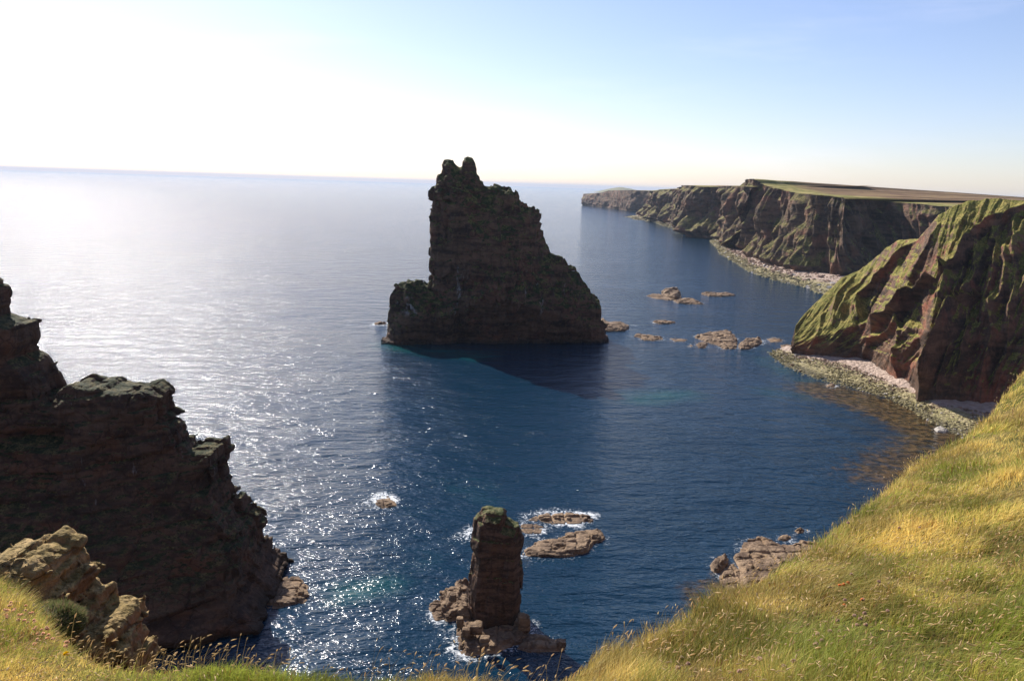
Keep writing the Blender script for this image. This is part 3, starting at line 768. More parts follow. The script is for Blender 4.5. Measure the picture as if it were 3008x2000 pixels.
def land_mesh(name, G, dl, label):
    o = mesh_obj(name, G.reshape(-1, 3), grid_faces(G.shape[0], G.shape[1]), M_moor, attrs={'inland': dl.ravel()})
    return tag(o, label, None, None, 'structure')
def P2(zoom, pts, z=0):
    a = Z(zoom, pts); return at_z(a[:, 0], a[:, 1], z)[:, :2]

# far headland
fC = P2(8, [(262, 358), (480, 382), (600, 398), (830, 432), (1050, 448), (1200, 462)], 0)
fC = np.vstack([fC[0] + [180, 900], fC[0] + [25, 60], fC])
topC = Z(8, [(-100, 215), (262, 216), (510, 203), (600, 173), (900, 168), (1175, 180), (1600, 188)])
oC, G, dl, _ = build_coast('far_headland', fC, topC, topC - [0, 1], 500, 40, 4, 101, 90, 6, (0.3, 1), M_cliff, skip=cut(fC, 2), label='distant dark cliff headland on the horizon left of the coast', crest_d=200, nsm=31, bulge=1.0)
land_mesh('far_headland_turf', G, dl, 'thin grass top of the distant headland')
# low blue hill beyond it
th = np.linspace(0, 2 * math.pi, 60, endpoint=False); rr = np.linspace(0, 1, 12)
hc = at_z(1832, 566.5, 0)[:2]; hd = ray(1825, 562); hc = hd[:2] / np.linalg.norm(hd[:2]) * 9000
A_, B_ = np.meshgrid(th, rr, indexing='ij')
hz_ = 62 * np.cos(B_ * math.pi / 2) ** 1.4 * (1 + 0.15 * fbm(np.cos(A_) * 2, np.sin(A_) * 2, B_ * 2, 3, 9)) - 2
o = mesh_obj('far_hill', np.stack([hc[0] + 330 * B_ * np.cos(A_), hc[1] + 500 * B_ * np.sin(A_), hz_], -1).reshape(-1, 3), grid_faces(60, 12, True), M_moor, attrs={'inland': np.zeros(720)})
tag(o, 'faint low hill on the sea horizon behind the distant headland', None, None, 'structure')

# middle cliffs
fB = P2(8, [(1060, 500), (1130, 520), (1210, 556), (1320, 572), (1430, 600), (1510, 640), (1600, 680), (1700, 732), (1830, 748), (1950, 755), (2080, 775), (2150, 830), (2300, 930)], 2.5)
fB = np.vstack([fB[0] + [180, 500], fB[0] + [45, 120], fB])
topB = Z(8, [(900, 180), (1175, 180), (1300, 180), (1330, 162), (1550, 160), (1600, 110), (1700, 113), (2040, 130), (2060, 120), (2300, 124), (2900, 130)])
oB, G, dl, VB = build_coast('cliffs', fB, topB, topB - [0, 2], 1100, 90, 13, 111, 62, 20, (1, 0.2), M_cliff, inl=(2, 5, 10, 18, 30, 50, 80, 110, 150), skip=cut(fB, 2), label='middle row of buttressed sea cliffs fading into distance', crest_d=150, shear=0.6)
land_mesh('cliff_top_turf', G, dl, 'grass rim on the middle cliffs')

# nearer cliffs with the moor behind
fA = P2(4, [(1260, 500), (1290, 535), (1300, 575), (1310, 612), (1380, 615), (1450, 625), (1480, 690), (1560, 700), (1640, 715), (1750, 768), (1850, 780), (1940, 788), (2030, 800), (2110, 815), (2250, 815), (2420, 800)], 2.5)
fA = np.vstack([fA[0] + [150, 300], fA[0] + [25, 40], fA, fA[-1] + [22, -40], fA[-1] + [60, -120]])
topA = Z(9, [(0, 172), (285, 172), (290, 135), (330, 120), (400, 150), (450, 170), (600, 205), (750, 235), (1000, 265), (1250, 290), (1500, 305), (1640, 312), (1800, 330), (2359, 350), (3500, 420)])
skyA = Z(9, [(0, 172), (285, 170), (292, 135), (330, 120), (550, 130), (800, 138), (950, 155), (1120, 178), (1500, 197), (1700, 212), (2000, 235), (2359, 262), (3500, 345)])
oA, G, dl, VA = build_coast('cliffs', fA, topA, skyA, 1700, 140, 20, 121, 44, 14, (1, 0.1), M_cliff, skip=cut(fA, 2), label='tall brown and green gullied cliffs below the brown moor', crest_d=330, shear=0.9, nsm=121, bulge=0.85)
land_mesh('moor', G, dl, 'brown heather moor sloping above the nearer cliffs')

# ---- shores below those cliffs
def beach(name, wl, ft, n, nv, label, seed, zf=3.2):
    W_, _ = resample(wl, n); F_, _ = resample(ft, n)
    v = np.linspace(-0.25, 1.15, nv)[None, :]
    X = W_[:, :1] + (F_[:, :1] - W_[:, :1]) * v; Y = W_[:, 1:2] + (F_[:, 1:2] - W_[:, 1:2]) * v
    z = zf * np.clip(v, -1, 1) ** 1.0 + 0.35 * fbm(X / 2.2, Y / 2.2, 0, 3, seed) * np.clip(v + 0.5, 0, 1) + 0.5 * fbm(X / 9, Y / 9, 0, 2, seed + 1)
    o = mesh_obj(name, np.stack([X, Y, np.broadcast_to(z, X.shape)], -1).reshape(-1, 3), grid_faces(n, nv), M_beach, attrs={'upper': np.broadcast_to(v, X.shape).ravel()})
    tag(o, label, None, None, 'structure')
    return W_, F_
ICO_V, ICO_F = None, None
def ico():
    g = (1 + 5 ** 0.5) / 2
    V = np.array([(-1, g, 0), (1, g, 0), (-1, -g, 0), (1, -g, 0), (0, -1, g), (0, 1, g), (0, -1, -g), (0, 1, -g), (g, 0, -1), (g, 0, 1), (-g, 0, -1), (-g, 0, 1)], float)
    F = np.array([(0, 11, 5), (0, 5, 1), (0, 1, 7), (0, 7, 10), (0, 10, 11), (1, 5, 9), (5, 11, 4), (11, 10, 2), (10, 7, 6), (7, 1, 8), (3, 9, 4), (3, 4, 2), (3, 2, 6), (3, 6, 8), (3, 8, 9), (4, 9, 5), (2, 4, 11), (6, 2, 10), (8, 6, 7), (9, 8, 1)])
    return V / np.linalg.norm(V[0]), F
def stones(name, P, r, label, pal):
    V0, F0 = ico(); n = len(P)
    jit = 1 + rng.uniform(-0.25, 0.3, (n, 12, 1))
    s = rng.uniform(0.6, 1.3, (n, 1, 3)) * [1, 1, 0.7]
    a = rng.uniform(0, 6.28, n); ca, sa = np.cos(a), np.sin(a)
    V = V0[None] * jit * s * r[:, None, None]
    x = V[..., 0] * ca[:, None] - V[..., 1] * sa[:, None]; y = V[..., 0] * sa[:, None] + V[..., 1] * ca[:, None]
    V = np.stack([x, y, V[..., 2]], -1) + P[:, None, :]
    Fc = (F0[None] + (np.arange(n) * 12)[:, None, None]).reshape(-1, 3)
    col = np.repeat(pal, 12, 0)
    o = mesh_obj(name, V.reshape(-1, 3), Fc, M_boulder, smooth=False, colors=col)
    return tag(o, label, None, None, 'stuff')
def strew(W_, F_, n, seed, rmin, rmax, zf=3.2, lo=-0.15, hi=0.95, power=1.6):
    g = np.random.default_rng(seed)
    i = g.integers(0, len(W_), n); v = lo + (hi - lo) * g.random(n) ** power
    P = W_[i] + (F_[i] - W_[i]) * v[:, None] + g.normal(0, 0.6, (n, 2))
    r = rmin + (rmax - rmin) * g.random(n) ** 3
    pinks = np.array([0.34, 0.22, 0.16]) * g.uniform(0.6, 1.2, (n, 1)); alg = np.array([0.31, 0.26, 0.12]) * g.uniform(0.4, 1.3, (n, 1))
    k = sstep(0.35, 0.65, v + g.normal(0, 0.12, n))[:, None]
    c = alg * (1 - k) + pinks * k
    c[g.random(n) < 0.05] = (0.5, 0.45, 0.4)
    return np.c_[P, zf * v + 0.1], r, c
wA = P2(4, [(1150, 540), (1180, 570), (1210, 600), (1240, 645), (1340, 703), (1420, 755), (1500, 792), (1700, 852), (1880, 892), (1960, 925), (2060, 950), (2200, 960)], 0)
ftA = P2(4, [(1230, 510), (1280, 545), (1300, 590), (1320, 615), (1400, 625), (1480, 692), (1600, 715), (1750, 770), (1860, 785), (1960, 792), (2060, 806), (2180, 810)], 2.5)
W_, F_ = beach('shore', wA, ftA, 400, 26, 'pinkish boulder beach under the nearer tall cliffs', 131)
P, r, c = strew(W_, F_, 5200, 5, 0.35, 1.5)
stones('shore_boulders', P, r, 'countless boulders along the shore below the tall cliffs', c)
FOAM.append((wA, 2.6, 0.85))
wB = P2(8, [(780, 508), (880, 514), (1000, 545), (1150, 562), (1250, 602), (1400, 650), (1500, 692), (1700, 742), (1900, 765), (1990, 800), (2030, 900)], 0)
ftB = P2(8, [(1000, 480), (1060, 480), (1130, 500), (1210, 545), (1300, 560), (1440, 595), (1560, 650), (1720, 720), (1900, 742), (2080, 770), (2200, 880)], 3)
W_, F_ = beach('shore', wB, ftB, 300, 16, 'narrow rocky shore at the foot of the middle cliffs', 133, 5)
P, r, c = strew(W_, F_, 2500, 6, 0.7, 2.6, 5)
c *= 0.75
stones('shore_boulders', P, r, 'countless boulders along the foot of the middle cliffs', c)
FOAM.append((wB, 4.0, 0.9))
FOAM.append((P2(8, [(200, 352), (320, 362)]), 8, 1.0)); FOAM.append((P2(8, [(450, 388), (600, 396)]), 5, 1.1)); FOAM.append((P2(8, [(665, 405), (730, 408)]), 5, 1.1)); FOAM.append((P2(8, [(665, 497), (740, 505), (870, 512)]), 5, 0.9))
# talus cone at the left end of the middle cliffs
tl = P2(8, [(880, 514), (1000, 545), (1210, 556)], 0)

# ------------------------------------------------------------------ near right headland
hf = Z(5, [(150, 1045), (260, 1062), (500, 1085), (570, 1088), (680, 1150), (780, 1212), (900, 1250), (930, 1318), (1100, 1322), (1330, 1340), (1600, 1380), (1900, 1420)])
hcr = Z(5, [(150, 985), (165, 930), (182, 880), (205, 848), (290, 760), (370, 690), (440, 622), (550, 572), (640, 500), (757, 410), (820, 402), (890, 398), (950, 330), (1000, 272), (1080, 214), (1170, 182), (1300, 170), (1486, 180), (1700, 190), (1900, 200)])
n, nv = 620, 230
pxs = np.linspace(hf[0, 0], hf[-1, 0], n)
fy = np.interp(pxs, hf[:, 0], hf[:, 1]); cy = np.interp(pxs, hcr[:, 0], hcr[:, 1])
fy = smooth1(fy[:, None], 45)[:, 0]
Fp = at_z(pxs, fy, 2.0)
SL = np.interp(pxs, Z(5, [(150, 0), (250, 0), (600, 0), (900, 0), (1010, 0), (1486, 0)])[:, 0], [0.95, 0.55, 0.55, 0.66, 0.9, 1.0])
SL = smooth1(SL[:, None], 41)[:, 0]
dc = ray(pxs, cy); df = Fp - EYE
gd = np.linalg.norm(dc[:, :2], axis=1); tf = np.linalg.norm(df[:, :2], axis=1)
tc = dc[:, 2] / gd
Dl = np.maximum((H + tc * tf - 2.0) / (SL - tc), 0.5)
rad = smooth1(((tf + Dl) / gd)[:, None], 91)[:, 0]
Cp = EYE + dc * rad[:, None]
v = np.linspace(0, 1, nv)
wl_ = np.interp(pxs, Z(5, [(150, 0), (900, 0), (1200, 0)])[:, 0], [1.0, 0.9, 0.45])[:, None]
hv_ = np.where(v < 0.36, 0.13 * v / 0.36, 0.13 + 0.87 * (v - 0.36) / 0.64)[None]
hv_ = wl_ * hv_ + (1 - wl_) * v[None]
P3 = Fp[:, None] + (Cp - Fp)[:, None] * hv_[..., None]
P3[..., 2] = 2.0 + (Cp[:, 2] - 2.0)[:, None] * v[None]
Uc = (pxs / FOC * 200)[:, None]                        # about metres along the foot
VV = v[None]
q = Uc - 24.0 * VV * (1 - 0.15 * VV) * 1.0             # ridges climb to the right
env = (0.4 + 0.6 * sstep(0, 0.12, VV)) * (1 - 0.7 * VV ** 7)
# buttresses: a gentle flank to the left of each rib, a steep one to its right
_, PYB = to_px(P3)
def spur(pts, amp, wl, wr):
    a = Z(5, pts)
    ci = np.clip(np.searchsorted(pxs, a[:, 0]), 0, n - 1)
    vv = np.array([np.interp(-yy, -PYB[c_], v) for yy, c_ in zip(a[:, 1], ci)])
    o_ = np.argsort(vv); uu = np.interp(v, vv[o_], a[o_, 0])
    fade = sstep(vv.min() - 0.12, vv.min() + 0.06, v) * sstep(vv.max() + 0.10, vv.max() - 0.05, v)
    uu = uu + 7 * fbm(v * 7, amp, 0, 3, 150)
    du = pxs[:, None] - uu[None]
    w_ = np.where(du < 0, wl, wr)
    return amp * fade[None] * np.exp(-(np.abs(du) / w_) ** 1.5)
d = 1.6 * ridged(q / 10.5 + 0.35, VV * 0.9, 0.2, 2, 141)
d = d + 1.3 * ridged(q / 4.2, VV * 2.0, 0.2, 2, 143) + 0.9 * fbm(q / 2.3, VV * 8, 0, 3, 145) + 0.35 * fbm(q / 0.9, VV * 30, 0, 3, 146)
d = d + 0.5 * fbm(Uc / 5, P3[..., 2] / 1.1, 0, 2, 147)
d = d + 0.8 * ridged(q / 1.7, VV * 5, 0, 3, 149)
for L_, A_s, sd_ in ((8.5, 2.6, 171), (3.6, 1.2, 172)):
    qs = q / L_ + 0.55 * fbm(q / (L_ * 2.5), VV * 1.3, 0, 2, sd_) + 0.10 * fbm(q / 3, VV * 9, 0, 2, sd_ + 4)
    kf = np.floor(qs); fr = qs - kf; kk = kf.astype(np.int64)
    d = d + A_s * (0.6 + 0.4 * _h(kk, kk * 0, kk * 0, sd_)) * (np.where(fr < 0.8, fr / 0.8, (1 - fr) / 0.2) - 0.4)
d = d * env * np.clip(Cp[:, 2] / 30, 0.25, 1.1)[:, None]
for pts_, am, wl_, wr_ in [([(1486, 225), (1380, 300), (1230, 400), (1110, 570), (960, 650), (850, 750), (740, 850), (640, 900)], 6.0, 60, 16),
        ([(1240, 745), (1170, 742), (1085, 790), (1050, 900), (1000, 1050), (960, 1180), (925, 1318)], 7.5, 55, 14),
        ([(900, 400), (850, 440), (760, 520), (690, 620), (560, 760), (545, 870)], 4.5, 45, 14), ([(1000, 330), (930, 500), (880, 600), (830, 700)], 2.8, 30, 10),
        ([(520, 600), (500, 640), (430, 740), (400, 850)], 2.0, 30, 8), ([(1395, 480), (1390, 560), (1380, 700), (1300, 850)], 3.0, 40, 16), ([(850, 740), (800, 800), (720, 940), (600, 1000), (575, 1080)], 3.0, 35, 12),
        ([(1070, 1000), (1030, 1130), (1000, 1250)], 2.5, 14, 8), ([(760, 900), (770, 1000), (750, 1150), (760, 1215)], 2.2, 26, 12), ([(1345, 400), (1330, 560), (1300, 690), (1260, 760)], 3.0, 34, 14), ([(1225, 470), (1215, 600), (1165, 735)], 2.2, 26, 12), ([(1310, 790), (1320, 950), (1290, 1100), (1260, 1330)], 3.0, 34, 14), ([(1180, 850), (1150, 1000), (1120, 1250)], 2.2, 24, 12), ([(1440, 300), (1450, 500), (1430, 800), (1400, 1000)], 2.5, 30, 14),
        ([(640, 520), (600, 600), (480, 720), (440, 860)], 1.5, 24, 9), ([(180, 880), (175, 950), (150, 1040)], 0.8, 10, 12), ([(330, 830), (300, 950), (260, 1050)], 1.0, 18, 8)]:
    d = d + spur(pts_, am, wl_ / 1.96, wr_ / 1.96) * (1 - VV ** 9)
nx = np.array([-0.70, -0.52, 0.49])
P3 = P3 + nx * d[..., None]
back = np.array([0.35, 0.94])
zb0 = P3[:, -1]
rows = []
for dd in (1.5, 4, 8, 14, 24, 40, 60, 90):
    fall = 0.3 + (1 - sstep(28, 43, Cp[:, 2])) * 0.65
    z = np.maximum(zb0[:, 2] - fall * dd + (1 - fall / 0.95) * 0.0, -3) + 0.35 * fbm(zb0[:, 0] / 6, dd / 6, 0, 2, 148)
    rows.append(np.stack([zb0[:, 0] + back[0] * dd, zb0[:, 1] + back[1] * dd, z], -1))
sk = P3[:, :1].copy(); sk[..., 2] = -2
G3 = np.concatenate([sk, P3, np.stack(rows, 1)], 1)
o = mesh_obj('headland', G3.reshape(-1, 3), grid_faces(n, G3.shape[1]), M_head)
tag(o, 'near grassy headland with red gullies and steep green ridges', None, None, 'structure')

wH = P2(5, [(38, 1050), (60, 1078), (150, 1128), (300, 1190), (480, 1240), (700, 1300), (850, 1370), (960, 1440), (1080, 1492), (1250, 1560), (1500, 1650)], 0)
ftH = P2(5, [(120, 1020), (160, 1038), (300, 1062), (500, 1078), (620, 1105), (780, 1205), (900, 1245), (1000, 1300), (1150, 1312), (1330, 1330), (1600, 1370)], 2.0)
W_, F_ = beach('beach', wH, ftH, 420, 60, 'pebble beach with pink stones above and green weed below', 151, 2.4)
P, r, c = strew(W_, F_, 8500, 7, 0.10, 0.45, 2.4, -0.12, 0.62, 1.4)
stones('beach_boulders', P, r, 'countless weed-covered boulders along the near beach', c)
FOAM.append((wH[:9], 0.8, 0.62))
for i, (a, b, r_, lb_) in enumerate([(228, 1045, 1.5, 'dark fallen boulder leaning at the foot of the grassy headland'), (150, 1127, 0.5, 'small dark rock at the tip of the green beach'), (200, 1160, 0.4, 'pale small rock in the shallows by the green beach')]):
    p = at_z(*Z(5, [(a, b)])[0], 1.2 if i == 0 else 0.1)
    boulder('boulder', i, p[0], p[1], p[2] + 0.2, r_, M_skerry, lb_, seed=160 + i, sq=(1.2, 1, 0.9))

# ------------------------------------------------------------------ sea
ang = np.concatenate([np.linspace(-180, -44, 60)[:-1], np.linspace(-44, 44, 860)[:-1], np.linspace(44, 180, 60)[:-1]])
rad_ = np.concatenate([[0.0, 15, 30, 45], 52 * np.exp(np.linspace(0, math.log(31000 / 52), 470))])
Aa, Rr = np.meshgrid(np.radians(ang), rad_, indexing='ij')
X = Rr * np.sin(Aa); Y = Rr * np.cos(Aa)
near = (Rr < 3000) & (np.abs(Aa) < R(45))
foam = np.zeros(X.shape, np.float32); xn, yn = X[near], Y[near]; fo = np.zeros(len(xn), np.float32)
for pl, w_, st_ in FOAM:
    lo = pl.min(0) - 4 * w_; hi = pl.max(0) + 4 * w_
    m_ = (xn > lo[0]) & (xn < hi[0]) & (yn > lo[1]) & (yn < hi[1])
    if m_.any(): fo[m_] = np.maximum(fo[m_], 0.85 * st_ * np.exp(-(line_d(xn[m_], yn[m_], pl) / (1.25 * w_)) ** 2))
fo *= np.clip(0.95 + 0.9 * fbm(xn / 5, yn / 5, 0, 3, 401), 0.15, 1.35)
foam[near] = fo
def blob(zoom, pts, w_, st_):
    pl = P2(zoom, pts); return st_ * np.exp(-(line_d(xn, yn, pl) / w_) ** 2)
sh = np.zeros(len(xn)); we = np.zeros(len(xn))
for a in [blob(3, [(230, 1370), (500, 1410), (800, 1440)], 9, 0.55), blob(6, [(60, 900), (250, 860), (330, 830)], 4.5, 0.45), blob(6, [(900, 60), (1150, 200)], 6, 0.25), blob(6, [(380, 700), (700, 650)], 7, 0.15), blob(5, [(0, 1090), (60, 1130), (250, 1220)], 8, 0.3), blob(0, [(1880, 1170), (2000, 1160)], 9, 0.45), blob(5, [(0, 1280), (200, 1290)], 8, 0.3), blob(4, [(1300, 1420), (1600, 1380)], 6, 0.25)]: sh = np.maximum(sh, a)
for a in [blob(5, [(350, 1270), (600, 1340), (850, 1430), (1000, 1520)], 12, 0.95), blob(0, [(2600, 1400), (2750, 1300)], 12, 0.7), blob(11, [(600, 1150), (560, 1400)], 6, 0.6), blob(4, [(900, 1310), (1500, 1350)], 3, 0.4), blob(6, [(1200, 1400), (1700, 1330)], 3, 0.4)]: we = np.maximum(we, a)
shal = np.zeros(X.shape, np.float32); shal[near] = sh
weed = np.zeros(X.shape, np.float32); weed[near] = we
o = mesh_obj('sea', np.stack([X, Y, np.zeros_like(X)], -1).reshape(-1, 3), grid_faces(len(ang), len(rad_), True)[:, ::-1], M_sea, attrs={'foam': foam.ravel(), 'shallow': shal.ravel(), 'weed': weed.ravel()})
tag(o, 'blue rippled sea glittering with sunlight', None, None, 'structure')

# ------------------------------------------------------------------ the slope the camera stands on
G0 = -1.75
def plane_z(x, y):
    xp = np.clip(x, 0, 10)
    return G0 - 0.27 * y + np.where(x > 0, 0.06 * x + 0.02 * xp * xp + 0.34 * np.clip(x - 10, 0, None), 0.12 * x)
br = np.array([(-900, 1350), (-300, 1610), (0, 1712), (60, 1762), (110, 1828), (180, 1895), (300, 1935), (500, 1948), (750, 1952), (1000, 1965), (1250, 1990), (1500, 2000), (1640, 1995), (1700, 1970), (1800, 1925), (1940, 1865), (2060, 1805), (2180, 1745), (2330, 1655), (2470, 1550), (2560, 1490), (2680, 1365), (2760, 1300), (2870, 1240), (2960, 1155), (3000, 1100), (3060, 1050)], float)
d = ray(br[:, 0], br[:, 1])
BR = []
for dd_ in d:
    tq = np.linspace(1, 40, 4000); hq = dd_[2] * tq - plane_z(dd_[0] * tq, dd_[1] * tq)
    k_ = np.nonzero(hq < 0)[0]; t_ = tq[k_[0]] if len(k_) else 20.0
    BR.append((dd_[0] * min(t_, 19), dd_[1] * min(t_, 19)))
BR = np.array(BR)
print('brink', np.round(BR, 1).tolist())
BRK = np.vstack([BR, [BR[-1] + [14, 14], [75, 80], [150, 150], [400, 190], [400, -200], [-400, -200], [-60, 5]]])
def ground_z(x, y):
    pl = plane_z(x, y)
    far = sstep(25, 120, np.hypot(x, y))
    pl = pl * (1 - far) + (-8 + 0.03 * x) * far
    pl = np.where(y < 0, G0 + 0.075 * x - 0.10 * y, pl)
    pl = np.clip(pl, -30, 6)
    r_ = np.hypot(x, y)
    und = 0.10 * fbm(x / 1.8, y / 1.8, 0, 3, 201) * sstep(0.5, 3, r_) + 0.45 * fbm(x / 7, y / 7, 0, 2, 203) * sstep(6, 20, r_) + 0.05 * fbm(x / 0.5, y / 0.5, 0, 2, 204)
    s = poly_sd(x, y, BRK)
    out = np.clip(-s, 0, 200)
    drop = 2.3 * out
    rn = np.clip(0.35 * r_ / 6, 0.2, 2.0)
    edge = np.where(s > 0, 0.1 * rn * np.exp(-s / (rn * 0.5)), 0.1 * rn)
    z = pl + und - drop - edge + 0.25 * fbm(x / 3, y / 3, 0, 3, 207) * np.clip(out, 0, 8)
    return np.maximum(z + H, -3), s
ga = np.concatenate([np.linspace(-180, -50, 70)[:-1], np.linspace(-50, 60, 560)[:-1], np.linspace(60, 180, 60)[:-1]])
gr = 0.4 * np.exp(np.linspace(0, math.log(300 / 0.4), 330)); gr[0] = 0
Aa, Rr = np.meshgrid(np.radians(ga), gr, indexing='ij')
X = Rr * np.sin(Aa); Y = Rr * np.cos(Aa)
zg, _ = ground_z(X, Y)
o = mesh_obj('ground', np.stack([X, Y, zg], -1).reshape(-1, 3), grid_faces(len(ga), len(gr), True), M_turf)
tag(o, 'steep turf slope of the cliff top in the foreground', None, None, 'structure')

# ------------------------------------------------------------------ grass
def scatter(n, r_lo, r_hi, pw, a_lo=-42, a_hi=42, inside=-0.12, seed=1):
    g = np.random.default_rng(seed)
    a = np.radians(g.uniform(a_lo, a_hi, n)); u = g.random(n)
    e = 1 - pw
    r_ = (r_lo ** e + u * (r_hi ** e - r_lo ** e)) ** (1 / e)
    x = r_ * np.sin(a); y = r_ * np.cos(a)
    z, s = ground_z(x, y)
    k = s > inside * r_ * 0.3
    # only where the lens could see it
    px, py = to_px(np.c_[x, y, z + 0.15])
    k &= (px > -250) & (px < 3250) & (py < 2500)
    return x[k], y[k], z[k], r_[k], s[k]
def blades(name, x, y, z, hgt, wid, lean, col, mat, label=None):
    n = len(x); g = np.random.default_rng(n)
    a = g.uniform(0, 6.283, n)
    wx, wy = np.cos(a) * wid / 2, np.sin(a) * wid / 2
    b = g.uniform(0, 6.283, n)
    th_ = 0.2 + 2.2 * fbm(x / 0.9, y / 0.9, 0, 2, 311); am = 0.75 + 0.7 * fbm(x / 0.5, y / 0.5, 3, 2, 312)
    lx = lean * (np.cos(b) * 0.6 + 0.8 * np.cos(th_) * am) * hgt; ly = lean * (np.sin(b) * 0.6 + 0.8 * np.sin(th_) * am) * hgt
    P0 = np.stack([x, y, z - 0.03], 1)
    W = np.stack([wx, wy, np.zeros(n)], 1)
    mid = P0 + np.stack([lx * 0.32, ly * 0.32, hgt * 0.62], 1)
    tip = P0 + np.stack([lx, ly, hgt * 0.95], 1)
    V = np.stack([P0 - W, P0 + W, mid - W * 0.75, mid + W * 0.75, tip], 1).reshape(-1, 3)
    i = np.arange(n)[:, None] * 5
    Q = i + np.array([[0, 1, 3, 2]]); T = i + np.array([[2, 3, 4]])
    o = mesh_obj(name, V, [Q, T], mat, smooth=False, colors=np.repeat(col, 5, 0))
    return tag(o, label, 'grass', None, 'stuff') if label else o
def grass_col(x, y, g, dry):
    n = len(x)
    k = sstep(-0.3, 0.3, fbm(x / 1.1, y / 1.1, 0, 4, 301, 0.65) * 1.2 + dry + g.normal(0, 0.2, n))[:, None]
    green = np.array([0.28, 0.31, 0.045]) * g.uniform(0.55, 1.35, (n, 1)); straw = np.array([0.78, 0.58, 0.17]) * g.uniform(0.6, 1.3, (n, 1))
    c = green * (1 - k) + straw * k
    c = c * (0.62 + 0.5 * sstep(-0.35, 0.15, fbm(x / 0.5, y / 0.5, 9, 3, 315)))[:, None]
    rst = (sstep(0.22, 0.42, fbm(x / 1.4, y / 1.4, 5, 3, 316)) * (g.random(n) < 0.3))[:, None]
    c = c * (1 - rst) + np.array([0.45, 0.24, 0.10]) * rst
    m_ = g.random(n) < 0.05
    c[m_] = np.array([0.32, 0.14, 0.05])
    return c
g = np.random.default_rng(5)
x, y, z, r_, s = scatter(1300000, 2.2, 60, 0.75, seed=21)
print('blades', len(x))
tuft = 0.55 + 0.85 * sstep(-0.35, 0.5, fbm(x / 0.38, y / 0.38, 0, 3, 303))
hgt = g.uniform(0.06, 0.15, len(x)) * tuft * (1 + 0.012 * r_)
wid = np.clip(0.0024 * (0.5 + r_ / 4.5), 0.003, 0.03) * g.uniform(0.7, 1.4, len(x))
blades('meadow_grass', x, y, z, hgt, wid, 0.8, grass_col(x, y, g, 0.06), M_blade, 'green and golden wind-blown grass covering the foreground slope')

# the same turf beyond the edges of the view and over the lip, thinner
g2 = np.random.default_rng(6)
def wide(n, r_lo, r_hi, pw, seed):
    q_ = np.random.default_rng(seed)
    a = np.radians(q_.uniform(-100, 85, n)); u = q_.random(n); e = 1 - pw
    r = (r_lo ** e + u * (r_hi ** e - r_lo ** e)) ** (1 / e)
    X_ = r * np.sin(a); Y_ = r * np.cos(a); Z_, s_ = ground_z(X_, Y_)
    px, py = to_px(np.c_[X_, Y_, Z_ + 0.15]); front = Y_ > 0.5
    seen = front & (px > -250) & (px < 3250) & (py < 2500)
    k = ((s_ > 0) & ~seen & (s_ < 40)) | ((s_ <= 0) & (s_ > -4.0))
    return X_[k], Y_[k], Z_[k], r[k]
x2, y2, z2, r2 = wide(300000, 0.8, 40, 0.8, 77)
print('wide', len(x2))
blades('meadow_grass', x2, y2, z2, g2.uniform(0.07, 0.17, len(x2)), np.clip(0.004 * (0.5 + r2 / 3.5), 0.006, 0.04) * g2.uniform(0.7, 1.4, len(x2)), 0.8, grass_col(x2, y2, g2, 0.06), M_blade, 'tufted grass hanging over the lip and round the sides of the slope')
def heads(n_, xs, ys, zs, L_stem, L_head, wid, lean_a, lean, col, scol):
    """stems with plumes: returns verts, tris/quads, colours for n stalks"""
    n = len(xs); g = np.random.default_rng(n + 3)
    dx, dy = np.cos(lean_a) * lean, np.sin(lean_a) * lean
    B0 = np.stack([xs, ys, zs], 1)
    def pt(t, Ls, bend):    # curve along the stalk
        return B0 + np.stack([dx * Ls * t * t * bend, dy * Ls * t * t * bend, Ls * t * (1 - 0.25 * lean * t)], 1)
    W = np.stack([np.full(n, 0.0012), np.zeros(n), np.zeros(n)], 1) * (wid / 0.010)[:, None]
    a, b, c = pt(0, L_stem, 1), pt(0.6, L_stem, 1), pt(1.0, L_stem, 1)
    Vs = np.stack([a - W, a + W, b - W, b + W, c - W * 0.6, c + W * 0.6], 1)
    dirv = (c - b); dirv /= np.linalg.norm(dirv, axis=1)[:, None]
    dirv = dirv + np.stack([dx * 0.9, dy * 0.9, -0.35 * lean * np.ones(n)], 1); dirv /= np.linalg.norm(dirv, axis=1)[:, None]
    up = np.array([0.1, 1, 0.2]); s1 = np.cross(dirv, up); s1 /= np.linalg.norm(s1, axis=1)[:, None]; s2 = np.cross(dirv, s1)
    prof = [(0.0, 0.15), (0.2, 0.85), (0.55, 1.0), (0.85, 0.55), (1.0, 0.08)]
    rings = []
    for t, r__ in prof:
        for k in range(5):
            ph = 2 * math.pi * k / 5
            jr = g.uniform(0.75, 1.25, (n, 1))
            drop = np.stack([dx * 0.3, dy * 0.3, -0.3 * lean * np.ones(n)], 1) * (t * t) * L_head[:, None]
            rings.append(c + dirv * (t * L_head)[:, None] + drop + (s1 * math.cos(ph) + s2 * math.sin(ph)) * (r__ * wid / 2)[:, None] * jr)
    Vh = np.stack(rings, 1)
    V = np.concatenate([Vs, Vh], 1); m = V.shape[1]
    q = [[0, 1, 3, 2], [2, 3, 5, 4]]
    for rI in range(4):
        for k in range(5):
            q.append([6 + rI * 5 + k, 6 + rI * 5 + (k + 1) % 5, 6 + (rI + 1) * 5 + (k + 1) % 5, 6 + (rI + 1) * 5 + k])
    Q = (np.array(q)[None] + (np.arange(n) * m)[:, None, None]).reshape(-1, 4)
    cc = np.concatenate([np.repeat(scol[:, None], 6, 1), np.repeat(col[:, None], 25, 1)], 1).reshape(-1, 3)
    return V.reshape(-1, 3), Q, cc
x, y, z, r_, s = scatter(34000, 3.0, 30, 0.35, seed=31, inside=-0.05)
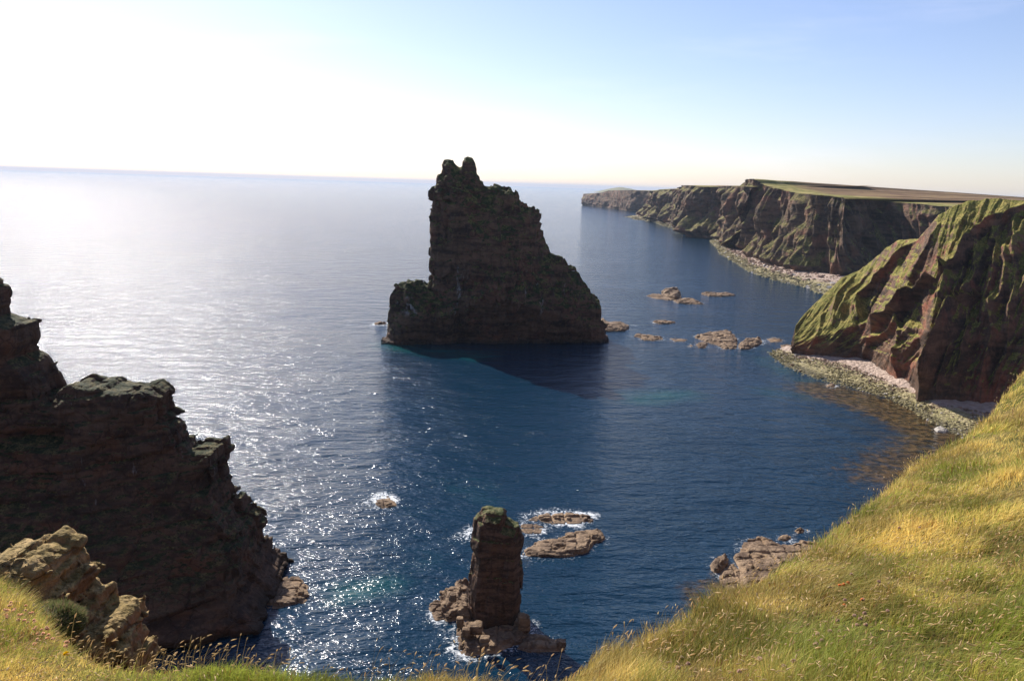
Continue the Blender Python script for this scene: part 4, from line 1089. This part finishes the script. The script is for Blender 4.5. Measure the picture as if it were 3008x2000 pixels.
k = fbm(x / 1.3, y / 1.3, 0, 3, 305) > -0.22
x, y, z, r_ = x[k], y[k], z[k], r_[k]; n_ = len(x)
print('heads', n_)
colh = np.array([0.70, 0.52, 0.27]) * g.uniform(0.6, 1.3, (n_, 1)); cols_ = np.array([0.34, 0.24, 0.09]) * g.uniform(0.6, 1.2, (n_, 1))
V, Q, cc = heads(n_, x, y, z, g.uniform(0.13, 0.26, n_), g.uniform(0.02, 0.042, n_), g.uniform(0.004, 0.008, n_) * (1 + r_ * 0.02), g.normal(0.1, 0.8, n_), g.uniform(0.05, 0.9, n_), colh, cols_)
o = mesh_obj('seed_heads', V, Q, M_seed, colors=cc)
tag(o, 'pale feathery seed heads bending over the grass slope', 'grass', None, 'stuff')

# ---- tall single stalks that stand up against the sea
def stalk(px, py_top, t_dist, hd, wd, la, ln, label, group=None, name='grass_stalk'):
    d = ray(px, py_top); p = EYE + d * t_dist / d[1]
    z0, _ = ground_z(np.array([p[0]]), np.array([p[1]]))
    Ls = max(0.12, p[2] - z0[0])
    e = empty(name, (p[0], p[1], z0[0]))
    one = np.ones(1)
    ca, sa = math.cos(la) * ln, math.sin(la) * ln
    V, Q, cc = heads(1, one * (-ca * Ls), one * (-sa * Ls), one * 0, one * Ls, one * hd, one * wd, one * la, one * ln, np.array([[0.8, 0.6, 0.36]]), np.array([[0.35, 0.25, 0.10]]))
    mesh_obj('stem', V[:6], Q[:2], M_seed, e, colors=cc[:6])
    mesh_obj('seed_head', V[6:], Q[2:] - 6, M_seed, e, colors=cc[6:])
    tag(e, label, 'grass stalk', group)
    return e
tall = [(218, 1810, 5.2, .06, .010, 'tallest reddish stalk rising in front of the lichened outcrop'), (706, 1862, 4.6, .02, .007, 'thin upright stalk against the black water left of the glitter'),
        (562, 1880, 4.5, .03, .009, 'bent stalk against the black water under the dark headland'), (615, 1888, 4.5, .03, .009, 'feathery stalk midway along the black water'),
        (512, 1915, 4.3, .045, .012, 'curled pale seed head nearest the outcrop'), (1415, 1910, 4.2, .05, .013, 'large twin-plumed pale stalk below the slim pillar'),
        (1350, 1930, 4.3, .03, .009, 'slanting side-branched stalk left of the twin-plumed stalk'), (1445, 1945, 4.2, .03, .010, 'short stalk just right of the twin-plumed stalk'),
        (1500, 1945, 4.2, .045, .012, 'fat-headed pale stalk under the right foot of the pillar'), (1620, 1905, 4.6, .03, .008, 'slender stalk leaning right before the long dark shelf'),
        (1650, 1905, 4.6, .03, .008, 'brown slender stalk right of the leaning one'), (1305, 1955, 4.1, .03, .010, 'upright stalk left of the pillar platform by the bottom edge'),
        (1245, 1955, 4.1, .035, .010, 'straw stalk at the bottom between glitter and pillar'), (1230, 1970, 4.1, .03, .010, 'low straw stalk leaning left near the bottom glitter')]
for i, (a, b, t_, hd, wd, lb_) in enumerate(tall):
    stalk(a, b, t_, hd, wd, random.uniform(-0.5, 0.5) + (math.pi if i in (6, 13) else 0), random.uniform(0.1, 0.45), lb_)

# ---- withered thrift heads and a yellow flower
def flower(px, py, r, label, cat, group, petal, name, h=0.09):
    d = ray(px, py)
    # march to the ground
    tt_ = np.linspace(2.5, 40, 1500); pts = EYE + d * tt_[:, None]
    zz_, _ = ground_z(pts[:, 0], pts[:, 1])
    hit = np.nonzero(pts[:, 2] < zz_ + h)[0]
    if not len(hit): return None
    p = pts[hit[0]]; z0 = zz_[hit[0]]
    e = empty(name, (p[0], p[1], z0))
    st = np.array([(-.0015, 0, 0), (.0015, 0, 0), (.0012, 0, h + .03), (-.0012, 0, h + .03)])
    mesh_obj('stem', st, np.array([[0, 1, 2, 3]]), M_seed, e, colors=np.tile([0.25, 0.2, 0.08], (4, 1)))
    V, T, c = [], [], []
    gg = np.random.default_rng(int(px * 7 + py))
    for k in range(26):      # little florets packed in a dome
        ph = gg.uniform(0, 6.28); th_ = math.acos(gg.uniform(-0.2, 1))
        dv = np.array([math.sin(th_) * math.cos(ph), math.sin(th_) * math.sin(ph), math.cos(th_)])
        o_ = dv * r; s_ = np.cross(dv, [0.3, 0.2, 1]); s_ /= np.linalg.norm(s_) + 1e-6; w_ = np.cross(dv, s_)
        b = len(V); sz = r * 0.55
        V += [o_ * 0.2, o_ + s_ * sz, o_ * 1.25, o_ - s_ * sz, o_ + w_ * sz, o_ - w_ * sz]
        T += [(b, b + 1, b + 2), (b, b + 2, b + 3), (b, b + 4, b + 2), (b, b + 2, b + 5)]
        c += [np.array(petal) * gg.uniform(0.75, 1.2)] * 6
    V = np.array(V) + [0, 0, h + .03]
    mesh_obj('bloom', V, np.array(T), M_seed, e, smooth=False, colors=np.array(c))
    return tag(e, label, cat, group)
flower(195, 1932, 0.017, 'single bright yellow flower in the grass at bottom left', 'flower', None, (0.85, 0.55, 0.01), 'yellow_flower')
thr = [(2508, 1823), (2538, 1815), (2525, 1833), (2540, 1852), (2458, 1838), (2605, 1810), (2515, 1852), (2480, 1775), (2532, 1776), (2400, 1878), (2412, 1895), (2436, 1870), (2500, 1700), (2580, 1720), (2230, 1950), (2330, 1960), (2300, 1975), (2020, 1965), (1990, 1975), (2490, 1545), (2720, 1350), (2750, 1360), (2860, 1292), (2880, 1242), (2170, 1990), (2395, 1905), (2700, 1560), (2640, 1560)]
for i, (a, b) in enumerate(thr):
    flower(a, b, random.uniform(0.010, 0.014), 'small withered pinkish-white thrift head scattered on the right grass slope', 'flower', 'withered thrift heads on the right slope', (0.66, 0.46, 0.36), 'thrift_flower')
thl = [(15 + 105 * random.random(), 1770 + 70 * random.random()) for _ in range(26)] + [(100 + 110 * random.random(), 1850 + 60 * random.random()) for _ in range(18)]
for a, b in thl:
    flower(a, b, random.uniform(0.010, 0.014), 'small rusty-pink withered thrift head in the cluster at lower left', 'flower', 'withered thrift heads at lower left', (0.95, 0.62, 0.42), 'thrift_flower')
orr = [(2476, 1730), (2530, 1776), (2478, 1792), (2465, 1732), (2490, 1722)]
for a, b in orr:
    flower(a, b, 0.011, 'small orange withered flower head mid-slope on the right', 'flower', 'orange flower heads on the right slope', (0.9, 0.42, 0.15), 'orange_flower')

# ---- lichened outcrop, lower left
OY = 10.0
oc = [(-300, 420), (-100, 370), (0, 345), (100, 285), (160, 250), (200, 190), (290, 140), (330, 162), (370, 140), (420, 152), (520, 100), (660, 95), (790, 150), (812, 210), (845, 260), (845, 340), (880, 380), (960, 380), (985, 420), (960, 500), (948, 580), (1020, 630), (1090, 630), (1105, 680), (1140, 740), (1220, 790),
      (1390, 815), (1400, 900), (1420, 940), (1480, 930), (1500, 1000), (1530, 1100), (1530, 1250), (1540, 1900), (-300, 1900)]
q = Z(10, oc)
OP = at_y(q[:, 0], q[:, 1], OY)[:, [0, 2]]
ob = stack_field([tuple(p) for p in OP], OY - 0.3, lambda x, z: 0.75 + 0.22 * (49 - z), 0.16, t0=0.5, ts=0.7, back=0.4)
def oc_base(x, y, z):
    f = ob(x, y, z)
    for (a, b), (c_, e_), w_, dp in [(((430, 540)), ((700, 470)), 0.03, 0.1), (((640, 700)), ((860, 480)), 0.035, 0.14), (((800, 1100)), ((1050, 880)), 0.12, 0.1), (((430, 270)), ((440, 450)), 0.025, 0.08), (((1210, 1160)), ((1330, 1060)), 0.03, 0.2), (((940, 620)), ((940, 800)), 0.03, 0.1), (((160, 520)), ((420, 640)), 0.05, 0.12)]:
        pq = Z(10, [(a, b), (c_, e_)]); pw = at_y(pq[:, 0], pq[:, 1], OY)[:, [0, 2]]
        f = f - dp * np.exp(-(line_d(x, z, pw) / w_) ** 2) * (y < OY)
    return f
def oc_noise(x, y, z):
    v, e = blocks(x + 0.35 * z, y, z - 0.45 * x, 0.62, 0.6, 0.42, 221, 0.7)
    n = 0.05 * v - 0.04 * (1 - sstep(0, 0.05, e)) + 0.05 + 0.08 * fbm(x / 0.5, y / 0.5, z / 0.5, 3, 222) + 0.055 * fbm(x / 0.12, y / 0.12, z / 0.12, 2, 223)
    n += 0.022 * (1 - 2 * np.abs(vn(x / 0.045, y / 0.045, z / 0.045, 224)))
    return n
crag = solid('rock_outcrop', (OP[:, 0].min() + 0.3, OY - 2.0, OP[:, 1].max() - 3.4), (OP[:, 0].max() + 0.3, OY + 1.6, OP[:, 1].max() + 0.25), 0.03, oc_base, oc_noise, 0.5, M_crag)
tag(crag, 'lichen-crusted brown rock outcrop standing in grass at lower left', 'rock outcrop')

def cushion(name, px, py, R_, label, col, n, h, seed, cat='plant'):
    d = ray(px, py); tt_ = np.linspace(3, 14, 800); pts = EYE + d * tt_[:, None]
    zz_, _ = ground_z(pts[:, 0], pts[:, 1])
    hit = np.nonzero(pts[:, 2] < zz_)[0]; p = (pts[hit[0]] if len(hit) else pts[450]) - [0, 0, 0.05]
    gg = np.random.default_rng(seed)
    ph = gg.uniform(0, 6.283, n); ct = gg.uniform(-0.15, 1, n); st_ = np.sqrt(1 - ct ** 2)
    dv = np.stack([st_ * np.cos(ph), st_ * np.sin(ph), ct], 1)
    rr_ = R_ * (0.85 + 0.25 * fbm(dv[:, 0] * 2, dv[:, 1] * 2, dv[:, 2] * 2, 3, seed))[:, None]
    B = p + dv * rr_ * [1.25, 1.0, 0.75] + [0, 0, 0.0]
    tip = B + (dv + gg.normal(0, 0.4, (n, 3)) + [0.1, 0, 0.35]) * h
    s_ = np.cross(dv, gg.normal(0, 1, (n, 3))); s_ /= np.linalg.norm(s_, axis=1)[:, None]
    w_ = 0.004
    V = np.stack([B - s_ * w_, B + s_ * w_, tip], 1).reshape(-1, 3)
    cc = np.repeat(np.array(col) * gg.uniform(0.5, 1.4, (n, 1)), 3, 0)
    dry = np.repeat(gg.random(n) < 0.25, 3); cc[dry] = (0.30, 0.20, 0.12)
    # a solid heart under the leaves
    th_, rr2 = np.meshgrid(np.linspace(0, 2 * math.pi, 24, endpoint=False), np.linspace(0.02, math.pi / 2 + 0.3, 10), indexing='ij')
    Hh = p + np.stack([np.sin(rr2) * np.cos(th_) * 1.25, np.sin(rr2) * np.sin(th_), np.cos(rr2) * 0.75], -1).reshape(-1, 3) * R_ * 0.9
    nV = len(V)
    V = np.vstack([V, Hh]); cc = np.vstack([cc, np.tile(np.array(col) * 0.4, (len(Hh), 1))])
    o = mesh_obj(name, V, [np.arange(nV).reshape(-1, 3), grid_faces(24, 10, True) + nV], M_blade, smooth=False, colors=cc)
    return tag(o, label, cat)
cushion('thrift_cushion', 150, 1822, 0.34, 'rounded grey-green thrift cushion below the lichened outcrop', (0.15, 0.17, 0.06), 9000, 0.045, 3)

# ------------------------------------------------------------------ haze: one closed box of even air
hm = bpy.data.materials.new('sea_haze'); hm.use_nodes = True
ht = hm.node_tree; ht.nodes.clear()
ho = ht.nodes.new('ShaderNodeOutputMaterial'); hv = ht.nodes.new('ShaderNodeVolumePrincipled')
hv.inputs['Color'].default_value = (0.66, 0.80, 1.0, 1)
hv.inputs['Density'].default_value = 0.00005
hv.inputs['Anisotropy'].default_value = 0.0
ht.links.new(hv.outputs[0], ho.inputs['Volume'])
E = 33000; b0, b1 = -7.0, 115.0
bv = np.array([(x, y, z) for z in (b0, b1) for y in (-E, E) for x in (-E, E)], float)
bf = np.array([(0, 2, 3, 1), (4, 5, 7, 6), (0, 1, 5, 4), (2, 6, 7, 3), (0, 4, 6, 2), (1, 3, 7, 5)])
o = mesh_obj('haze', bv, bf, hm, smooth=False)
tag(o, 'thin sea haze fading the far coast', 'haze', None, 'stuff')
